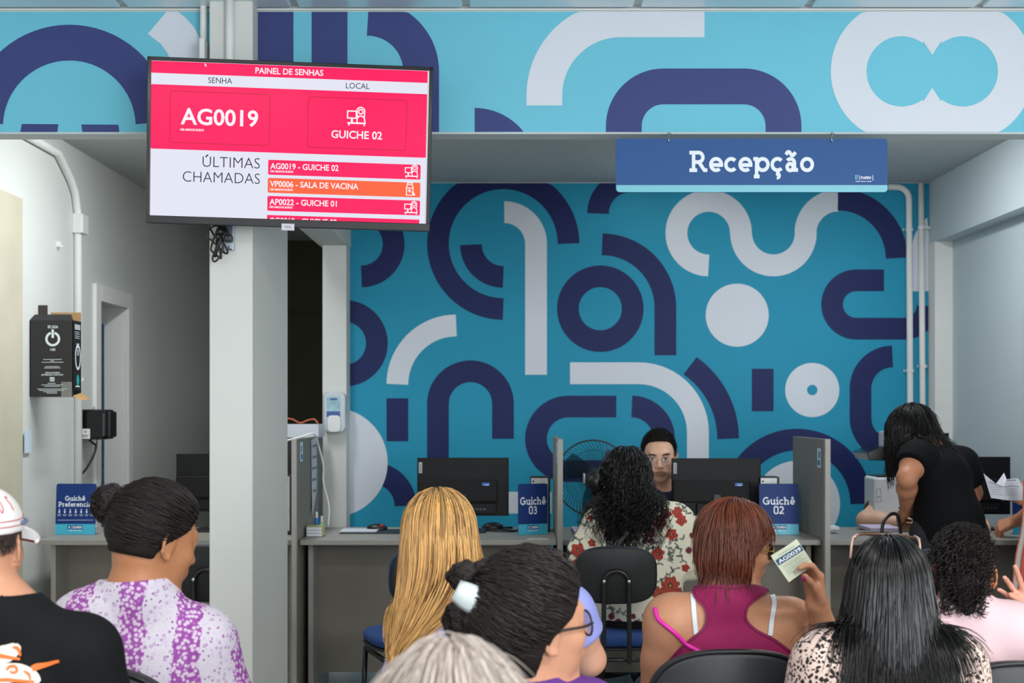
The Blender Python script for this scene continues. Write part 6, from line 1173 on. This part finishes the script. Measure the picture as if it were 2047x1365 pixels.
G().tube([wr+[0, -.003, .012]+.031*(cos(a)*np.array([1, 0, 0])+sin(a)*np.array([0, 1, -.2])) for a in np.linspace(0, 2*pi, 24, endpoint=False)], .005, 8, closed=True).obj('wristband', m_blk, p11, True)
hb = thing('handbag', 'black handbag whose strap handles the standing woman in black holds', 'bag', W(1795, 1110, Y-.02)); bgp = W(1795, 1120, Y-.0)
G().box(bgp+[-.09, -.04, -.2], bgp+[.09, .04, -.02]).obj('body', m_blk, hb, bevel=.02); 
for x0_, x1_ in ((1765, 1772), (1800, 1806)): pass
G().tube(bez([W(1764, 1085, Y-.0), W(1763, 1060, Y+.02), W(1768, 1040, Y+.04), W(1783, 1027, Y+.07), W(1795, 1032, Y+.08), W(1800, 1060, Y+.03), W(1799, 1085, Y+.0)], 6), .008, 6).obj('handle', m_blk, hb, True)
tag(G().box(W(1740, 1062, 6.38), W(1800, 1055, 6.40)+[0, .2, 0]).obj('form_sheet', M('lilac form', (190, 176, 206), .6)), 'lilac and white form on the desk under the hand of the woman in black', 'paper')
# ------------------------------------------------------------------ 12 clerk mostly hidden behind the standing woman
Y = 6.9; H = Head(W(1850, 925, Y+.12), 180, -12, 0, 1.0); nb = W(1850, 985, Y+.2); sl, sr = W(1912, 1010, Y+.18), W(1800, 985, Y+.12); pel = np.array([nb[0], Y+.36, .56]); el = W(1732, 1035, Y-.16); el[2] = ZD+.045; wr = W(1812, 1045, Y-.28); wr[2] = ZD+.04; aL = (sl+[.05, -.08, -.24], np.array([sl[0]-.02, Y-.2, ZD+.05])); aL[0][2] = ZD+.02
pr = H.prims(False)+neck(H, nb, .05)+torso(nb, sr, sl, pel, .11, 1.0)+arm(sl, *aL)+arm(sr, el, wr, 1.25)+hand(wr, (.9, -.3, 0), (0, 0, 1), 1)[0]+hand(aL[1], (-.2, -1, 0), (0, 0, 1), -1)[0]
p12 = person('seated clerk with a sheer dotted sleeve, hidden behind the woman in black', (pel[0], pel[1], 0), pr, (206, 166, 142), .007)
garment('blouse', neck(H, nb)+torso(nb, sr, sl, pel, .115, 1.05), .008, inter(outside(nb+[0, -.01, .05], (.06, .07, .055)), above(.48)), M('black blouse', (18, 18, 20), .8), p12, .008); legs(p12, pel, m_trs, 180, knee=.24)
def lace(mk, ramp, mix, L, co): v = mk('TexVoronoi', Scale=42.); L.new(co, v.inputs['Vector']); return ramp(v.outputs['Distance'], [(0, (14, 13, 14)), (.30, (16, 15, 16)), (.36, (108, 88, 76)), (1, (100, 82, 72))])
slv = [C_(sr, sr*.30+el*.70, .068, .062, .02, flat=True)]; garment('sheer_sleeve', slv, .008, lambda P: -np.ones(len(P)), patmat('sheer dotted net', lace, .7), p12, .006); G().sph(sr*.8+el*.2+[-.0, -.05, .04], (.03, .025, .025), 14, 8).obj('sleeve_bow', M('black blouse', (18, 18, 20), .8), p12, True)
hm12 = hmat('brown hair', (44, 30, 24), .4); cap_hair(H, hm12, p12, .014, hairline, .007, .002); bl12 = pr[:9]+torso(nb, sr, sl, pel, .12, 1.05); longhair(H, 900, (.10, .2), 8, down(), lambda P: ev(bl12, P), hm12, p12, .0017, 63, (.008, .022))
# ------------------------------------------------------------------ 13 visitor at the right edge
Y = 5.9; hd = np.array([2.40, Y-.16, 1.50]); H = Head(hd, -80, -12, 0, 1.); nb = hd+[.03, 0, -.22]; sl, sr = nb+[0, -.16, -.05], nb+[0, .16, -.05]; pel = np.array([nb[0]-.0, Y-.03, .92]); wl_ = W(2040, 1038, Y+.36); wr2 = W(2066, 1018, Y+.20)
wl_ = W(2034, 1040, 6.28); h1, _ = hand(wl_, W(1992, 1056, 6.34)-wl_, (-.3, -.5, .8), -1, 1.05, curl=(.75, .85, .9, .9), spread=.03); elL = W(2098, 1000, Y+.12); w2 = W(2062, 1005, Y+.02); h2, _ = hand(w2, W(2036, 990, Y+.05)-w2, (.1, -.9, .2), -1, 1., curl=(.5, .6, .6, .6), spread=.04)
pr = H.prims(False)+neck(H, nb)+torso(nb, sl, sr, pel, .12, 1.1)+arm(sr, elL, wl_, 1.1)+arm(sl, w2+[.16, -.10, -.08], w2, 1.1)+h1+h2
p13 = person('visitor at the right edge resting one hand on the desk, holding a paper', (pel[0], pel[1], 0), pr, (196, 136, 104), .0065)
bl13 = neck(H, nb)+torso(nb, sl, sr, pel, .125, 1.14)+[C_(sr, sr*.6+elL*.4, .066, .07, .04, flat=True), C_(sl, sl*.5+(w2+[.16, -.10, -.08])*.5, .066, .07, .04, flat=True)]
garment('shirt', bl13, .01, inter(outside(nb+[0, .01, .05], (.07, .08, .055)), above(.82)), M('deep green jersey', (22, 44, 42), .85), p13, .008); g13 = [E_(pel+[0, 0, -.05], (.165, .13, .14), None, .05)]
for s in (-1, 1): hpj = pel+[s*.085, 0, -.06]; kn_ = np.array([hpj[0]+s*.01, hpj[1], .47]); an_ = np.array([kn_[0], kn_[1]-.02, .09]); g13 += [C_(hpj, kn_, .088, .06, .04), C_(kn_, an_, .058, .042, .03)]; G().sph(an_*[1, 1, 0]+[0, .05, .045], (.04, .12, .045), 14, 8).obj('shoe', m_blk, p13, True)
V, Q = surf(lambda P: ev(g13, P), *bounds(g13), .012); mesh_np('trousers', V, Q, m_trs, p13, True); cap_hair(H, hm12, p13, .014, hairline, .007, .002); longhair(H, 900, (.10, .18), 8, down(), lambda P: ev(pr[:9]+bl13, P), hm12, p13, .0017, 61, (.008, .022))
Ys = 5.72; st_ = thing('shoulder_bag', 'coral and grey webbing bag strap hanging at the right edge', 'bag', W(2035, 1240, Ys))
def tape(x0, x1, mat, nm, dy): 
    c_ = [(2052, 960), (2050, 1020), (2046, 1060), (2036, 1110), (2030, 1160), (2024, 1215), (2020, 1250)]; P = bez([W(x+x0, y, Ys+dy) for x, y in c_], 5); P2 = bez([W(x+x1, y, Ys+dy) for x, y in c_], 5); g = G().add(np.vstack([P, P2]), [(i, i+1, len(P)+i+1, len(P)+i) for i in range(len(P)-1)]); o = g.obj(nm, mat, st_, True); md = o.modifiers.new('solid', 'SOLIDIFY'); md.thickness = .003
tape(-4, 6, M('grey webbing', (176, 168, 160), .7, var=.15, vs=90), 'grey_tape', .004); tape(-6, -4, M('coral edging', (176, 74, 60), .7), 'coral_edge', .003); tape(6, 20, M('coral edging', (176, 74, 60), .7), 'coral_tape', .005)
G().box(W(2020, 1400, Ys), W(2150, 1250, Ys)+[0, .12, 0]).obj('bag_body', M('coral canvas', (168, 70, 58), .8), st_, bevel=.03)
# folded sheet of paper held up
pp_ = thing('printed_sheet', 'creased printed sheet held up over the far right desk', 'paper', W(2006, 1000, Y)); Yp = Y+.0
c_ = {'a': (1966, 946, -.01), 'b': (1991, 967, -.02), 'c': (2007, 945, .04), 'd': (2012, 958, 0), 'e': (2035, 956, .02), 'f': (2050, 982, .0), 'g': (2016, 1000, -.03), 'h': (1981, 995, .0), 'i': (2006, 972, -.02), 'j': (2064, 1000, 0)}; kz = list(c_); g = G().add([W(x, y, Yp+d_) for x, y, d_ in c_.values()], [tuple(kz.index(q) for q in s_) for s_ in ('abih', 'hig', 'bci', 'cdi', 'idef', 'ifg', 'fjg')]); o = g.obj('sheet', M('white print paper', (206, 208, 218), .6), pp_); md = o.modifiers.new('solid', 'SOLIDIFY'); md.thickness = .0008
ip = lambda p, o_=0: np.array([W(x, y, Yp-.034-o_) for x, y in p]); put('print', [ribbon([(1977, 963), (1992, 968), (2004, 973)], 1.2), ribbon([(2008, 973), (2024, 971), (2037, 973)], 1.2), rect(2013, 959, 2031, 960.5)]+[ribbon([(1979+i, 972+i*5), (2003+i*.5, 976+i*4.6)], .5) for i in range(4)]+[ribbon([(2009, 978+i*4), (2034, 977+i*4)], .5) for i in range(4)], ip, M('grey toner', (92, 94, 104), .6), pp_)
# ------------------------------------------------------------------ 14 gesturing hand at the right edge
Y = 3.75; wr = W(2062, 1235, Y); hd = np.array([W(2215, 1075, Y)[0], Y, 0]); hd[2] = W(0, 1090, Y)[2]; H = Head(hd, 10, 0, 0, 1.); nb = hd+[0, -.03, -.2]; sl, sr = nb+[-.14, 0, -.05], nb+[.16, 0, -.05]; pel = np.array([nb[0], Y+.03, .53]); el = W(2125, 1340, Y-.02)
hh, _ = hand(wr, W(2030, 1165, Y-.02)-wr, (.35, .9, .15), 1, .92, curl=(.12, .10, .22, .3), spread=.20, thumb_dir=(-.85, -.1, .55))
pr = H.prims(False)+neck(H, nb)+torso(nb, sl, sr, pel, .12, 1.05)+arm(sl, el, wr)+arm(sr, sr+[.05, .04, -.25], sr+[-.05, .28, -.24])+hh+hand(sr+[-.05, .28, -.24], (-.2, 1, 0), (0, 0, 1), -1)[0]
p14 = person('seated person outside the right edge raising an open hand', (pel[0], pel[1], 0), pr, (224, 164, 142), .006)
garment('shirt', neck(H, nb)+torso(nb, sl, sr, pel, .125, 1.1)+[C_(sl, sl*.45+el*.55, .062, .066, .04, flat=True), C_(sr, sr+[.03, .03, -.16], .062, .066, .04, flat=True)], .01, inter(outside(nb+[0, .01, .05], (.07, .08, .055)), above(.45)), M('white cotton', (214, 212, 210), .85), p14, .009); legs(p14, pel, denim()); cap_hair(H, hm12, p14, .014, hairline, .007, .002); bl14 = pr[:9]+torso(nb, sl, sr, pel, .125, 1.1); longhair(H, 900, (.10, .18), 8, down(), lambda P: ev(bl14, P), hm12, p14, .0017, 62, (.008, .022))
# ------------------------------------------------------------------ waiting chairs
wc = wait_chair('black waiting chair under the auburn haired woman in magenta', (W(1462, 1300, 3.5)[0], 3.72, 0), 0)
for (px, Yc, lb) in ((1985, 3.56, 'black waiting chair under the curly haired child'), (212, 3.20, 'black waiting chair under the woman in the purple print blouse'), (1005, 3.62, 'black waiting chair under the fair haired woman'), (1775, 3.2, 'black waiting chair under the woman in leopard print'), (5, 2.76, 'black waiting chair under the person in the cap'), (1040, 2.76, 'black waiting chair under the woman with the claw clip'), (900, 1.97, 'black waiting chair under the grey haired person'), (2200, 3.78, 'black waiting chair at the right edge')):
    o = wait_chair(lb, (W(px, 1300, Yc)[0], Yc, 0), 0, wc)
    if px == 212: o.scale = (1.08, 1.08, 1.08)
def office(label, loc, rz): return copy_tree(ch0, label, loc, rz)
office('clerk chair behind the 02 desk', (1.05-.30+.02, 7.27, 0), pi); office('clerk chair behind the far right desk', (2.12, 7.3, 0), pi)
